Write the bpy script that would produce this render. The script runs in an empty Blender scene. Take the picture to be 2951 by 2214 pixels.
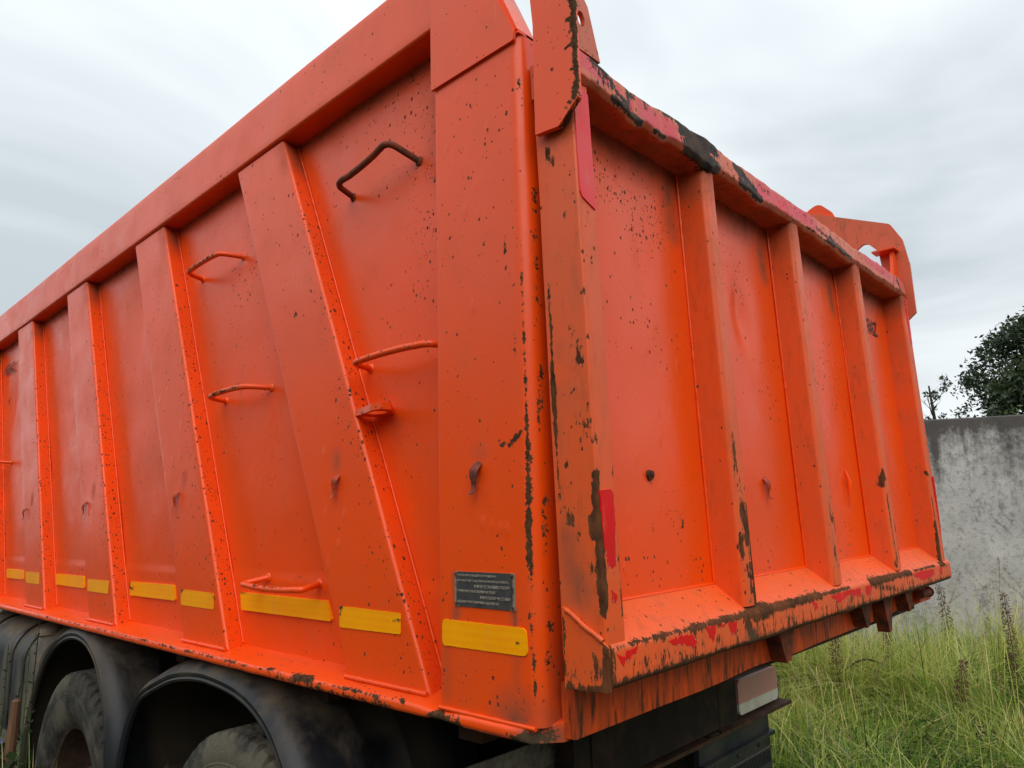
import bpy, math, random
import numpy as np
from mathutils import Vector, Matrix, noise as mnoise

SC = bpy.context.scene
COL = SC.collection
PI = math.pi
random.seed(7)
rng = np.random.default_rng(11)

# ------------------------------------------------------------------ camera
cd = bpy.data.cameras.new('camera'); cam = bpy.data.objects.new('camera', cd); COL.objects.link(cam)
R0 = ((0.7267, 0.6864, -0.0284), (-0.1438, 0.1115, -0.9833), (-0.6717, 0.7187, 0.1797))
rt, dn, fw = [Vector(r).normalized() for r in R0]
cam.matrix_world = Matrix(((rt.x, -dn.x, -fw.x, 1.008), (rt.y, -dn.y, -fw.y, -1.12), (rt.z, -dn.z, -fw.z, 1.70), (0, 0, 0, 1)))
cd.sensor_fit = 'HORIZONTAL'; cd.angle = 2 * math.atan(1106 / 1565.28)
cd.clip_start = 0.05; cd.clip_end = 2000
SC.camera = cam

# ------------------------------------------------------------------ world and sun
SKY_STRENGTH = 0.10
w = bpy.data.worlds.new("World"); SC.world = w; w.use_nodes = True
nt = w.node_tree; nt.nodes.clear()
def N(nt, t, **k):
    n = nt.nodes.new(t)
    for a, b in k.items(): setattr(n, a, b)
    return n
SUN_EL, SUN_AZ = math.radians(46), math.radians(-38)          # azimuth measured from +X towards +Y
out = N(nt, 'ShaderNodeOutputWorld'); bg = N(nt, 'ShaderNodeBackground'); bg.inputs[1].default_value = SKY_STRENGTH
sky = N(nt, 'ShaderNodeTexSky', sky_type='NISHITA'); sky.sun_disc = False
sky.sun_elevation = SUN_EL; sky.sun_rotation = PI / 2 - SUN_AZ
tc = N(nt, 'ShaderNodeTexCoord'); sep = N(nt, 'ShaderNodeSeparateXYZ'); nt.links.new(tc.outputs['Generated'], sep.inputs[0])
# project the direction on a cloud layer: p = dir / (z + 0.25)
za = N(nt, 'ShaderNodeMath', operation='ADD'); nt.links.new(sep.outputs[2], za.inputs[0]); za.inputs[1].default_value = 0.32
zm = N(nt, 'ShaderNodeMath', operation='MAXIMUM'); nt.links.new(za.outputs[0], zm.inputs[0]); zm.inputs[1].default_value = 0.12
dv = N(nt, 'ShaderNodeVectorMath', operation='DIVIDE'); nt.links.new(tc.outputs['Generated'], dv.inputs[0]); nt.links.new(zm.outputs[0], dv.inputs[1])
n1 = N(nt, 'ShaderNodeTexNoise'); n1.inputs['Scale'].default_value = 0.9; n1.inputs['Detail'].default_value = 5; n1.inputs['Roughness'].default_value = 0.50
n1.inputs['Distortion'].default_value = 0.5
mp = N(nt, 'ShaderNodeMapping'); mp.inputs['Location'].default_value = (-9.2566, 1.0906, -0.7702); mp.inputs['Rotation'].default_value = (0, 0, 2.9698); nt.links.new(dv.outputs[0], mp.inputs[0]); nt.links.new(mp.outputs[0], n1.inputs['Vector'])
cr = N(nt, 'ShaderNodeValToRGB'); nt.links.new(n1.outputs[0], cr.inputs[0])
cr.color_ramp.elements[0].position = 0.40; cr.color_ramp.elements[0].color = (4.75, 5.30, 5.60, 1)
cr.color_ramp.elements[1].position = 0.63; cr.color_ramp.elements[1].color = (8.7, 9.05, 9.2, 1)
# overcast luminance rises towards the zenith
zr = N(nt, 'ShaderNodeMapRange'); nt.links.new(sep.outputs[2], zr.inputs[0])
zr.inputs[1].default_value = 0.0; zr.inputs[2].default_value = 1.0; zr.inputs[3].default_value = 0.95; zr.inputs[4].default_value = 1.45
mulc = N(nt, 'ShaderNodeVectorMath', operation='SCALE'); nt.links.new(cr.outputs[0], mulc.inputs[0]); nt.links.new(zr.outputs[0], mulc.inputs['Scale'])
mix = N(nt, 'ShaderNodeMixRGB'); mix.inputs[0].default_value = 0.94
nt.links.new(sky.outputs[0], mix.inputs[1]); nt.links.new(mulc.outputs[0], mix.inputs[2])
nt.links.new(mix.outputs[0], bg.inputs[0]); nt.links.new(bg.outputs[0], out.inputs[0])

sd = bpy.data.lights.new('sun', 'SUN'); sun = bpy.data.objects.new('sun', sd); COL.objects.link(sun)
sd.energy = 1.5; sd.angle = math.radians(60); sd.color = (1.0, 0.97, 0.92)
sdir = Vector((math.cos(SUN_AZ) * math.cos(SUN_EL), math.sin(SUN_AZ) * math.cos(SUN_EL), math.sin(SUN_EL)))
sun.rotation_euler = sdir.to_track_quat('Z', 'Y').to_euler(); sun.location = sdir * 30

SC.view_settings.view_transform = 'Standard'; SC.view_settings.look = 'None'
SC.view_settings.exposure = 0.25; SC.view_settings.gamma = 1.0; SC.view_settings.use_curve_mapping = False

# ------------------------------------------------------------------ material helpers
def new_mat(name):
    m = bpy.data.materials.new(name); m.use_nodes = True
    nt = m.node_tree; nt.nodes.clear()
    o = N(nt, 'ShaderNodeOutputMaterial'); b = N(nt, 'ShaderNodeBsdfPrincipled'); nt.links.new(b.outputs[0], o.inputs[0])
    return m, nt, b
def L(nt, a, b): nt.links.new(a, b)
def pos(nt, scale=(1, 1, 1), loc=(0, 0, 0)):
    g = N(nt, 'ShaderNodeNewGeometry'); m = N(nt, 'ShaderNodeMapping'); m.inputs['Scale'].default_value = scale; m.inputs['Location'].default_value = loc
    L(nt, g.outputs['Position'], m.inputs[0]); return m.outputs[0]
def noise(nt, vec, scale, detail=4, rough=0.55, dist=0):
    n = N(nt, 'ShaderNodeTexNoise'); L(nt, vec, n.inputs['Vector'])
    n.inputs['Scale'].default_value = scale; n.inputs['Detail'].default_value = detail; n.inputs['Roughness'].default_value = rough; n.inputs['Distortion'].default_value = dist
    return n.outputs[0]
def math_(nt, op, a, b=None, c=None, clamp=False):
    n = N(nt, 'ShaderNodeMath', operation=op); n.use_clamp = clamp
    for i, v in enumerate((a, b, c)):
        if v is None: continue
        if isinstance(v, (int, float)): n.inputs[i].default_value = v
        else: L(nt, v, n.inputs[i])
    return n.outputs[0]
def rng_(nt, v, a, b, c=0.0, d=1.0, smooth=False):
    n = N(nt, 'ShaderNodeMapRange'); n.clamp = True
    if smooth: n.interpolation_type = 'SMOOTHSTEP'
    L(nt, v, n.inputs[0])
    for i, x in enumerate((a, b, c, d)): n.inputs[i + 1].default_value = x
    return n.outputs[0]
def mixc(nt, f, a, b):
    n = N(nt, 'ShaderNodeMixRGB')
    for i, v in enumerate((f, a, b)):
        if isinstance(v, (int, float)): n.inputs[i].default_value = v
        elif isinstance(v, tuple): n.inputs[i].default_value = (*v, 1)
        else: L(nt, v, n.inputs[i])
    return n.outputs[0]
def attr(nt, name):
    a = N(nt, 'ShaderNodeAttribute'); a.attribute_name = name; return a.outputs['Fac']
def bump(nt, b, h, strength=0.3, dist=0.002):
    n = N(nt, 'ShaderNodeBump'); n.inputs['Strength'].default_value = strength; n.inputs['Distance'].default_value = dist
    L(nt, h, n.inputs['Height']); L(nt, n.outputs[0], b.inputs['Normal'])

ORANGE = (0.90, 0.073, 0.0)
def paint(name, base=ORANGE, dens=0.35, dirt=0.25, rough=0.34, streak=(1, 1, 1), blister=0.25, worn=0.0, spotsize=1.0):
    """orange enamel: chips from the 'wear' attribute, dark rust specks, blisters, dusty film"""
    m, nt, b = new_mat(name)
    P = pos(nt)
    # slow tone drift and vertical washing streaks
    big = noise(nt, P, 1.6, 3)
    col = mixc(nt, rng_(nt, big, 0.3, 0.72), base, (base[0] * 0.86, base[1] * 0.98, base[2] + 0.006))
    st = noise(nt, pos(nt, (26, 26, 1.1)), 1.0, 3, 0.6)
    col = mixc(nt, rng_(nt, st, 0.56, 0.82, 0, dirt * 0.8), col, (0.50, 0.11, 0.045))
    film = noise(nt, P, 5.5, 5, 0.65)
    col = mixc(nt, rng_(nt, film, 0.50, 0.80, 0, dirt), col, (0.34, 0.10, 0.042))
    hs = noise(nt, pos(nt, (70, 70, 3.2), (2, 7, 1)), 1.0, 3, 0.6)
    col = mixc(nt, rng_(nt, hs, 0.70, 0.78, 0, 0.22), col, (0.80, 0.30, 0.20))
    # blisters under the paint
    vb = N(nt, 'ShaderNodeTexVoronoi'); L(nt, pos(nt, (1, 1, 0.55)), vb.inputs['Vector']); vb.inputs['Scale'].default_value = 26
    vr = N(nt, 'ShaderNodeSeparateColor'); L(nt, vb.outputs['Color'], vr.inputs[0])
    bz = noise(nt, P, 2.2, 2); bz2 = noise(nt, P, 150, 3, 0.7)
    br = math_(nt, 'MULTIPLY', rng_(nt, vb.outputs['Distance'], 0.08, 0.34, 1, 0, True), math_(nt, 'GREATER_THAN', vr.outputs[1], 1 - blister * 0.7))
    br = math_(nt, 'MULTIPLY', br, rng_(nt, bz, 0.45, 0.62)); br = math_(nt, 'MULTIPLY', br, bz2)
    # specks, clustered
    clus = noise(nt, P, 3.1, 3, 0.6)
    def specks(scale, size, dn, seed):
        v = N(nt, 'ShaderNodeTexVoronoi'); L(nt, pos(nt, (1, 1, 0.72), (seed, seed * 2, 0)), v.inputs['Vector']); v.inputs['Scale'].default_value = scale
        s = N(nt, 'ShaderNodeSeparateColor'); L(nt, v.outputs['Color'], s.inputs[0])
        pr = math_(nt, 'MULTIPLY', rng_(nt, clus, 0.38, 0.68), dn)
        on = math_(nt, 'LESS_THAN', s.outputs[0], math_(nt, 'ADD', pr, math_(nt, 'MULTIPLY', attr(nt, 'speck'), 0.72)))
        sz = math_(nt, 'MULTIPLY', math_(nt, 'MULTIPLY', math_(nt, 'POWER', s.outputs[2], 1.6), size), math_(nt, 'ADD', 0.92, math_(nt, 'MULTIPLY', attr(nt, 'speck'), 0.32)))
        ed = math_(nt, 'SUBTRACT', math_(nt, 'ADD', sz, 0.05), math_(nt, 'ADD', v.outputs['Distance'], math_(nt, 'MULTIPLY', math_(nt, 'SUBTRACT', noise(nt, P, 220, 2), 0.5), 0.16)))
        return math_(nt, 'MULTIPLY', on, rng_(nt, ed, 0.0, 0.035))
    sp = math_(nt, 'MAXIMUM', math_(nt, 'MAXIMUM', specks(85, 0.30 * spotsize, dens * 0.85, 0.0), specks(150, 0.26 * spotsize, dens * 0.55, 7.1)), specks(34, 0.15 * spotsize, dens * 0.40, 3.3))
    col = mixc(nt, math_(nt, 'MULTIPLY', sp, 0.93), col, mixc(nt, rng_(nt, noise(nt, P, 90, 2), 0.35, 0.65), (0.030, 0.018, 0.014), (0.10, 0.045, 0.02)))
    # chips to bare, brown steel
    w_ = attr(nt, 'wear')
    cn = math_(nt, 'ADD', math_(nt, 'MULTIPLY', noise(nt, pos(nt, streak), 30, 8, 0.72, 0.3), 0.62), math_(nt, 'MULTIPLY', noise(nt, pos(nt, streak, (4, 1, 2)), 105, 4, 0.7), 0.38))
    gate = math_(nt, 'MINIMUM', math_(nt, 'MULTIPLY', w_, 4.0), 1.0)
    wn = math_(nt, 'ADD', w_, math_(nt, 'MULTIPLY', math_(nt, 'MULTIPLY', math_(nt, 'SUBTRACT', cn, 0.5), 3.6), gate))
    wn = math_(nt, 'ADD', wn, worn * 0.0)
    chip = rng_(nt, wn, 0.50, 0.54)
    halo = rng_(nt, wn, 0.34, 0.52, 0, 0.45, True)
    col = mixc(nt, halo, col, (0.36, 0.09, 0.035))
    rc = mixc(nt, rng_(nt, noise(nt, pos(nt, streak), 60, 5, 0.7), 0.36, 0.66), (0.026, 0.013, 0.008), (0.105, 0.048, 0.020))
    col = mixc(nt, chip, col, rc)
    if worn:
        tn = noise(nt, pos(nt, (38, 38, 9)), 1.0, 6, 0.72)
        tk = rng_(nt, tn, 0.53, 0.63, 0, worn)
        col = mixc(nt, tk, col, (0.12, 0.050, 0.024))
        col = mixc(nt, rng_(nt, noise(nt, P, 9, 4, .6), 0.35, 0.7, 0, worn * 0.8), col, (0.50, 0.125, 0.045))
    # remnants of faded red tape
    tp_ = attr(nt, 'tape')
    tq = math_(nt, 'ADD', tp_, math_(nt, 'MULTIPLY', math_(nt, 'MULTIPLY', math_(nt, 'SUBTRACT', noise(nt, pos(nt, (1, 1, .6)), 60, 6, 0.74), 0.5), 1.7), math_(nt, 'MINIMUM', math_(nt, 'MULTIPLY', tp_, 5.0), 1.0)))
    col = mixc(nt, rng_(nt, tq, 0.40, 0.44), col, mixc(nt, rng_(nt, film, .4, .7), (0.66, 0.025, 0.045), (0.58, 0.08, 0.08)))
    # black soot / bitumen
    tar = attr(nt, 'tar')
    tw = math_(nt, 'ADD', tar, math_(nt, 'MULTIPLY', math_(nt, 'MULTIPLY', math_(nt, 'SUBTRACT', math_(nt, 'ADD', math_(nt, 'MULTIPLY', noise(nt, P, 26, 6, 0.72), .6), math_(nt, 'MULTIPLY', noise(nt, pos(nt, (1, 1, .5)), 90, 4, 0.7), .4)), 0.5), 2.8), math_(nt, 'MINIMUM', math_(nt, 'MULTIPLY', tar, 4.0), 1.0)))
    tm = rng_(nt, tw, 0.46, 0.54)
    col = mixc(nt, tm, col, mixc(nt, rng_(nt, noise(nt, P, 14, 4), .4, .7), (0.012, 0.010, 0.010), (0.095, 0.050, 0.028)))
    # soft road dirt, and shade painted under rails and in corners
    gr = attr(nt, 'grime_shade')
    gm = math_(nt, 'MULTIPLY', gr, rng_(nt, noise(nt, P, 11, 5, .7), 0.25, 0.62, 0.35, 1.0))
    col = mixc(nt, gm, col, (0.085, 0.062, 0.040))
    L(nt, col, b.inputs['Base Color'])
    bad = math_(nt, 'MAXIMUM', chip, math_(nt, 'MAXIMUM', math_(nt, 'MULTIPLY', sp, 0.8), math_(nt, 'MAXIMUM', math_(nt, 'MULTIPLY', tm, .45), gm)))
    rr = math_(nt, 'ADD', rng_(nt, film, 0.3, 0.8, rough - 0.05, rough + 0.16), math_(nt, 'MULTIPLY', bad, 0.42), clamp=True)
    L(nt, rr, b.inputs['Roughness'])
    L(nt, rng_(nt, bad, 0, 1, 0.40, 0.08), b.inputs['Specular IOR Level'])
    # light hairline scratches and run-off marks
    # relief
    h = math_(nt, 'ADD', math_(nt, 'MULTIPLY', noise(nt, P, 180, 2, 0.5), 0.05), math_(nt, 'MULTIPLY', br, 1.6))
    h = math_(nt, 'ADD', h, math_(nt, 'MULTIPLY', noise(nt, P, 34, 3, 0.5), 0.10 + worn * 0.5))
    h = math_(nt, 'SUBTRACT', h, math_(nt, 'MULTIPLY', math_(nt, 'MAXIMUM', chip, sp), 0.45))
    h = math_(nt, 'ADD', h, math_(nt, 'MULTIPLY', math_(nt, 'MULTIPLY', math_(nt, 'MAXIMUM', chip, tm), noise(nt, P, 120, 4, 0.7)), 0.6))
    bump(nt, b, h, 0.55, 0.0022)
    return m

def densify(o, length, fields=None):
    import bmesh
    bm = bmesh.new(); bm.from_mesh(o.data)
    bmesh.ops.triangulate(bm, faces=bm.faces[:])
    for _ in range(7):
        es = [e for e in bm.edges if e.calc_length() > length]
        if not es: break
        bmesh.ops.subdivide_edges(bm, edges=es, cuts=1, use_grid_fill=False)
        bmesh.ops.triangulate(bm, faces=[f for f in bm.faces if len(f.verts) > 3])
    bm.to_mesh(o.data); bm.free()
    me = o.data; n = len(me.vertices); co = np.zeros(n*3); me.vertices.foreach_get('co', co); co = co.reshape(-1, 3) + np.array(WORLDLOC[o.name])
    for k, caps in (fields or {}).items():
        if k in me.attributes: me.attributes.remove(me.attributes[k])
        at = me.attributes.new(k, 'FLOAT', 'POINT'); at.data.foreach_set('value', capsule_field(co, caps).astype(np.float32))
    me.polygons.foreach_set('use_smooth', [True] * len(me.polygons)); me.set_sharp_from_angle(angle=math.radians(30))

def dusty(name, c1, c2, dust, rough=.48, lo=.15, hi=.75, scale=3.0):
    m, nt, b = new_mat(name); P = pos(nt)
    c = mixc(nt, rng_(nt, noise(nt, P, scale, 5), .35, .65), c1, c2)
    g = N(nt, 'ShaderNodeNewGeometry'); s = N(nt, 'ShaderNodeSeparateXYZ'); L(nt, g.outputs['Normal'], s.inputs[0])
    k = math_(nt, 'ADD', s.outputs[2], math_(nt, 'MULTIPLY', math_(nt, 'SUBTRACT', noise(nt, pos(nt, (1, 1, .35)), 9, 6, .7), .5), 1.5))
    f = rng_(nt, k, lo, hi, 0, .85, True)
    f2 = rng_(nt, noise(nt, pos(nt, (1, 1, .5)), 2.2, 5, .6, .5), .48, .66, 0, .55)
    f = math_(nt, 'MAXIMUM', f, f2)
    c = mixc(nt, f, c, dust); L(nt, c, b.inputs['Base Color'])
    b.inputs['Specular IOR Level'].default_value = 0.28; L(nt, rng_(nt, f, 0, 1, rough, .85), b.inputs['Roughness']); bump(nt, b, noise(nt, P, 70, 4, .7), .25, .0015)
    return m
def simple(name, c1, c2, scale=8, rough=0.6, c3=None, s3=2.0, amt3=0.5, stretch=(1, 1, 1), bstr=0.3, bd=0.003, metal=0.0, detail=5, t3=(0.45, 0.65)):
    m, nt, b = new_mat(name)
    n_ = noise(nt, pos(nt, stretch), scale, detail, 0.62)
    c = mixc(nt, rng_(nt, n_, 0.34, 0.66), c1, c2)
    if c3: c = mixc(nt, rng_(nt, noise(nt, pos(nt, stretch, (5, 3, 1)), s3, 5, 0.6), t3[0], t3[1], 0, amt3), c, c3)
    L(nt, c, b.inputs['Base Color']); b.inputs['Roughness'].default_value = rough; b.inputs['Metallic'].default_value = metal; b.inputs['Specular IOR Level'].default_value = 0.28
    bump(nt, b, noise(nt, pos(nt, stretch), scale * 6, 4, 0.6), bstr, bd)
    return m

M = {}
M['paint'] = paint('orange_enamel', dens=0.30, dirt=0.20, rough=0.30)
M['paint_rib'] = paint('orange_enamel_rib', dens=0.30, dirt=0.18, rough=0.30)
M['paint_gate'] = paint('orange_enamel_tailgate', dens=0.34, dirt=0.08, blister=0.5, rough=0.27)
M['paint_worn'] = paint('orange_enamel_worn', base=(0.80, 0.092, 0.010), dens=0.40, dirt=0.35, rough=0.40, streak=(1, 1, 0.42), blister=0.6, worn=0.18)
M['paint_lip'] = paint('orange_enamel_lip', base=(0.82, 0.10, 0.014), dens=0.30, dirt=0.30, rough=0.42, streak=(1.5, 1.5, 0.40), worn=0.22)
M['paint_rail'] = paint('orange_enamel_rail', base=(0.70, 0.12, 0.05), dens=0.5, dirt=0.5, rough=0.42, worn=0.35)
M['beam'] = simple('rust_streaked_orange_beam', (0.78, 0.085, 0.008), (0.40, 0.055, 0.012), 2.2, 0.5, (0.045, 0.022, 0.012), 4.0, 0.95, (14, 14, 2.2), 0.4, t3=(.50, .64))
M['lug'] = simple('rusted_orange_lug', (0.30, 0.048, 0.014), (0.06, 0.024, 0.013), 26, .7, (0.02, 0.014, 0.010), 12, .7)
M['hookpaint'] = simple('worn_orange_hook', (0.55, 0.055, 0.008), (0.14, 0.026, 0.012), 60, .5)
M['rusty'] = simple('rusty_steel', (0.032, 0.018, 0.012), (0.085, 0.042, 0.022), 22, 0.75, (0.16, 0.055, 0.025), 9, 0.45)
M['rungrust'] = simple('rust_brown_rung', (0.060, 0.026, 0.014), (0.17, 0.055, 0.024), 45, 0.75, (0.34, 0.05, 0.012), 22, 0.55)
M['hookbrown'] = simple('rusted_hook', (0.07, 0.028, 0.018), (0.30, 0.045, 0.02), 60, 0.6, (0.03, 0.018, 0.012), 30, 0.6)
M['chassis'] = simple('dirty_black_chassis', (0.010, 0.007, 0.006), (0.024, 0.014, 0.009), 9, 0.8, (0.060, 0.030, 0.015), 5, 0.8)
M['underbody'] = simple('dirty_underbody', (0.030, 0.014, 0.009), (0.055, 0.022, 0.012), 7, 0.8)
M['fender'] = dusty('dusty_black_plastic', (0.008, 0.009, 0.012), (0.016, 0.017, 0.021), (0.125, 0.092, 0.058), .36, .50, 1.15)
M['tank'] = dusty('dusty_tank_plastic', (0.022, 0.025, 0.030), (0.040, 0.042, 0.046), (0.26, 0.205, 0.140), .5, .35, .9, 2.4)
M['beige'] = simple('dusty_beige_cylinder', (0.20, 0.15, 0.10), (0.30, 0.24, 0.17), 4, 0.7)
M['black_plastic'] = simple('black_plastic', (0.016, 0.019, 0.024), (0.028, 0.032, 0.040), 6, 0.42, (0.07, 0.062, 0.052), 4, 0.6)
M['rubber'] = simple('dusty_tyre_rubber', (0.018, 0.017, 0.015), (0.055, 0.051, 0.042), 16, 0.85, (0.125, 0.110, 0.078), 4.5, 0.8, bstr=0.9, t3=(0.46, 0.60))
M['rim'] = simple('rusty_wheel_rim', (0.045, 0.026, 0.018), (0.085, 0.046, 0.030), 16, 0.65, (0.02, 0.014, 0.012), 6, 0.7)
M['white'] = simple('white_primer_edge', (0.72, 0.68, 0.64), (0.5, 0.46, 0.42), 40, 0.6)

def tape_mat(name, c, c2, band=True, rough=0.35):
    m, nt, b = new_mat(name)
    P = pos(nt)
    col = mixc(nt, rng_(nt, noise(nt, P, 7, 4), 0.35, 0.7), c, c2)
    if band:
        g = N(nt, 'ShaderNodeNewGeometry'); s = N(nt, 'ShaderNodeSeparateXYZ'); L(nt, g.outputs['Position'], s.inputs[0])
        wv = math_(nt, 'SINE', math_(nt, 'MULTIPLY', math_(nt, 'ADD', s.outputs[2], -1.420), 2 * PI / 0.0185))
        col = mixc(nt, rng_(nt, wv, -0.1, 0.25, 0, 0.26), col, (min(1, c[0] * 1.05), c[1] * 1.25, c[2]))
        ve = N(nt, 'ShaderNodeTexVoronoi'); L(nt, P, ve.inputs['Vector']); ve.inputs['Scale'].default_value = 240
        col = mixc(nt, rng_(nt, ve.outputs['Distance'], 0.2, 0.6, 0, 0.10), col, (c[0] * .6, c[1] * .6, c[2]))
    dn_ = noise(nt, pos(nt, (30, 30, 6)), 1, 4, 0.65)
    col = mixc(nt, rng_(nt, dn_, 0.60, 0.74, 0, 0.30), col, (0.50, 0.26, 0.10))
    ew = attr(nt, 'wear')
    k = math_(nt, 'ADD', ew, math_(nt, 'MULTIPLY', math_(nt, 'SUBTRACT', noise(nt, P, 130, 4, .7), .5), 1.2))
    col = mixc(nt, rng_(nt, k, 0.62, 0.72), col, (0.05, 0.03, 0.02))
    L(nt, col, b.inputs['Base Color']); b.inputs['Roughness'].default_value = rough; b.inputs['Specular IOR Level'].default_value = 0.25
    bump(nt, b, noise(nt, P, 60, 3), 0.12, 0.001)
    return m
M['tape_y'] = tape_mat('yellow_reflective_tape', (1.0, 0.37, 0.0), (0.95, 0.30, 0.0))
M['tape_r'] = tape_mat('red_reflective_tape', (0.72, 0.003, 0.004), (0.58, 0.008, 0.006), band=False, rough=0.5)
M['tape_p'] = tape_mat('faded_pink_tape', (0.80, 0.030, 0.045), (0.74, 0.08, 0.08), band=False, rough=0.45)

# ------------------------------------------------------------------ mesh helpers
class MB:
    def __init__(s): s.v = []; s.f = []
    def add(s, vs, fs):
        n = len(s.v); s.v += [tuple(map(float, q)) for q in vs]; s.f += [tuple(i + n for i in q) for q in fs]; return s
    def box(s, a, b):
        x0, y0, z0 = a; x1, y1, z1 = b
        return s.add([(x0,y0,z0),(x1,y0,z0),(x1,y1,z0),(x0,y1,z0),(x0,y0,z1),(x1,y0,z1),(x1,y1,z1),(x0,y1,z1)],
                     [(0,3,2,1),(4,5,6,7),(0,1,5,4),(1,2,6,5),(2,3,7,6),(3,0,4,7)])
    def sweep(s, rings, closed=True, caps=True):
        n = len(rings[0]); vs = [p for r in rings for p in r]; fs = []
        for i in range(len(rings) - 1):
            for j in range(n if closed else n - 1):
                k = (j + 1) % n
                fs.append((i*n+j, i*n+k, (i+1)*n+k, (i+1)*n+j))
        if caps and closed:
            fs.append(tuple(range(n - 1, -1, -1))); fs.append(tuple((len(rings)-1)*n + j for j in range(n)))
        return s.add(vs, fs)
    def tube(s, path, r, n=8, caps=True):
        path = [Vector(p) for p in path]; rings = []
        rs = r if isinstance(r, (list, tuple)) else [r] * len(path)
        up = Vector((0, 0, 1)); prev = None
        for i, p in enumerate(path):
            a = path[max(i-1, 0)]; b_ = path[min(i+1, len(path)-1)]
            t = (b_ - a); t = t.normalized() if t.length > 1e-9 else Vector((0, 0, 1))
            if prev is None:
                u = t.cross(up); 
                if u.length < 0.1: u = t.cross(Vector((1, 0, 0)))
                u.normalize()
            else:
                u = prev - t * prev.dot(t)
                if u.length < 1e-6: u = t.cross(up)
                u.normalize()
            prev = u; v = t.cross(u)
            rings.append([p + u * rs[i] * math.cos(2*PI*k/n) + v * rs[i] * math.sin(2*PI*k/n) for k in range(n)])
        return s.sweep(rings, True, caps)
    def prism(s, poly, axis, a, b):
        """poly: list of 2D points in the two other axes (in order x,y,z without axis)"""
        def mk(p, t):
            if axis == 'y': return (p[0], t, p[1])
            if axis == 'x': return (t, p[0], p[1])
            return (p[0], p[1], t)
        n = len(poly)
        vs = [mk(p, a) for p in poly] + [mk(p, b) for p in poly]
        fs = [tuple(range(n)), tuple(range(2*n-1, n-1, -1))] + [(i, i+n, (i+1) % n + n, (i+1) % n) for i in range(n)]
        return s.add(vs, fs)

def subdiv(pts, step, closed=True):
    out = []
    n = len(pts)
    for i in range(n if closed else n - 1):
        a = np.array(pts[i], float); b = np.array(pts[(i+1) % n], float)
        k = max(1, int(math.ceil(np.linalg.norm(b - a) / step)))
        for j in range(k): out.append(tuple(a + (b - a) * j / k))
    if not closed: out.append(tuple(pts[-1]))
    return out
def fillet(pts, rad, n=5):
    """rounded polygon, one radius per corner (0 = sharp)"""
    out = []; m = len(pts)
    for i in range(m):
        p = np.array(pts[i], float); a = np.array(pts[i-1], float); b = np.array(pts[(i+1) % m], float)
        r = rad[i] if isinstance(rad, (list, tuple)) else rad
        if r <= 0: out.append(tuple(p)); continue
        u = (a - p) / np.linalg.norm(a - p); v = (b - p) / np.linalg.norm(b - p)
        ang = math.acos(max(-1, min(1, float(u @ v)))); d = r / math.tan(ang / 2)
        d = min(d, np.linalg.norm(a - p) * .49, np.linalg.norm(b - p) * .49); rr = d * math.tan(ang / 2)
        c = p + (u + v) / np.linalg.norm(u + v) * (rr / math.sin(ang / 2))
        s0 = p + u * d - c; s1 = p + v * d - c
        for k in range(n + 1):
            t = k / n; q = s0 * (1 - t) + s1 * t; q = q / np.linalg.norm(q) * rr
            out.append(tuple(c + q))
    return out

TRUCK_AT = Vector((-2.6, 1.27, 0.0))
def capsule_field(co, caps):
    """caps: (p0, p1, r, strength[, aniso]) -> max over soft capsules"""
    out = np.zeros(len(co), np.float32)
    for c in caps:
        a = np.array(c[0], float); b = np.array(c[1], float); r = c[2]; st = c[3] if len(c) > 3 else 1.0
        ab = b - a; L2 = float(ab @ ab)
        t = np.clip(((co - a) @ ab) / L2, 0, 1) if L2 > 0 else np.zeros(len(co))
        d = np.linalg.norm(co - (a + t[:, None] * ab), axis=1)
        out = np.maximum(out, st * np.clip(1 - d / r, 0, 1))
    return out

def obj(name, mb, mat, parent=None, origin=(0, 0, 0), smooth=35, label=None, fields=None, disp=None, kind=None):
    """one mesh object; vertices of mb in world space; stored relative to origin"""
    me = bpy.data.meshes.new(name)
    co = np.array(mb.v, float)
    if disp is not None: co = disp(co)
    o_ = np.array(origin, float)
    me.from_pydata([tuple(q) for q in (co - o_)], [], mb.f)
    me.update()
    if fields:
        for k, caps in fields.items():
            arr = caps(co) if callable(caps) else capsule_field(co, caps)
            at = me.attributes.new(k, 'FLOAT', 'POINT'); at.data.foreach_set('value', arr.astype(np.float32))
    if smooth is not None:
        me.polygons.foreach_set('use_smooth', [True] * len(me.polygons))
        me.set_sharp_from_angle(angle=math.radians(smooth))
    if mat is not None: me.materials.append(mat)
    o = bpy.data.objects.new(name, me); COL.objects.link(o)
    o.location = origin
    if parent is not None: attach(o, parent, origin)
    if label: o['label'] = label
    if kind: o['kind'] = kind
    return o
WORLDLOC = {}
def attach(o, parent, worldloc):
    WORLDLOC[o.name] = Vector(worldloc)
    pl = WORLDLOC.get(parent.name, Vector(parent.location))
    o.parent = parent; o.location = Vector(worldloc) - pl
def empty(name, loc, label, cat, group=None, rz=0):
    o = bpy.data.objects.new(name, None); COL.objects.link(o); o.location = loc; o.rotation_euler = (0, 0, rz)
    o.empty_display_size = 0.2
    WORLDLOC[o.name] = Vector(loc)
    tag(o, label, cat, group); return o
def tag(o, label, cat, group=None):
    o['label'] = label; o['category'] = cat
    if group: o['group'] = group
    return o
def clone(o, parent, worldloc):
    c = o.copy(); COL.objects.link(c); attach(c, parent, worldloc); return c

def wob(co, amp, freq, axis, seed=0):
    """low waviness of sheet steel along one axis"""
    v = np.array([mnoise.noise(Vector((p[0]*freq + seed, p[1]*freq, p[2]*freq))) for p in co])
    co = co.copy(); co[:, axis] += v * amp; return co

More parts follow.
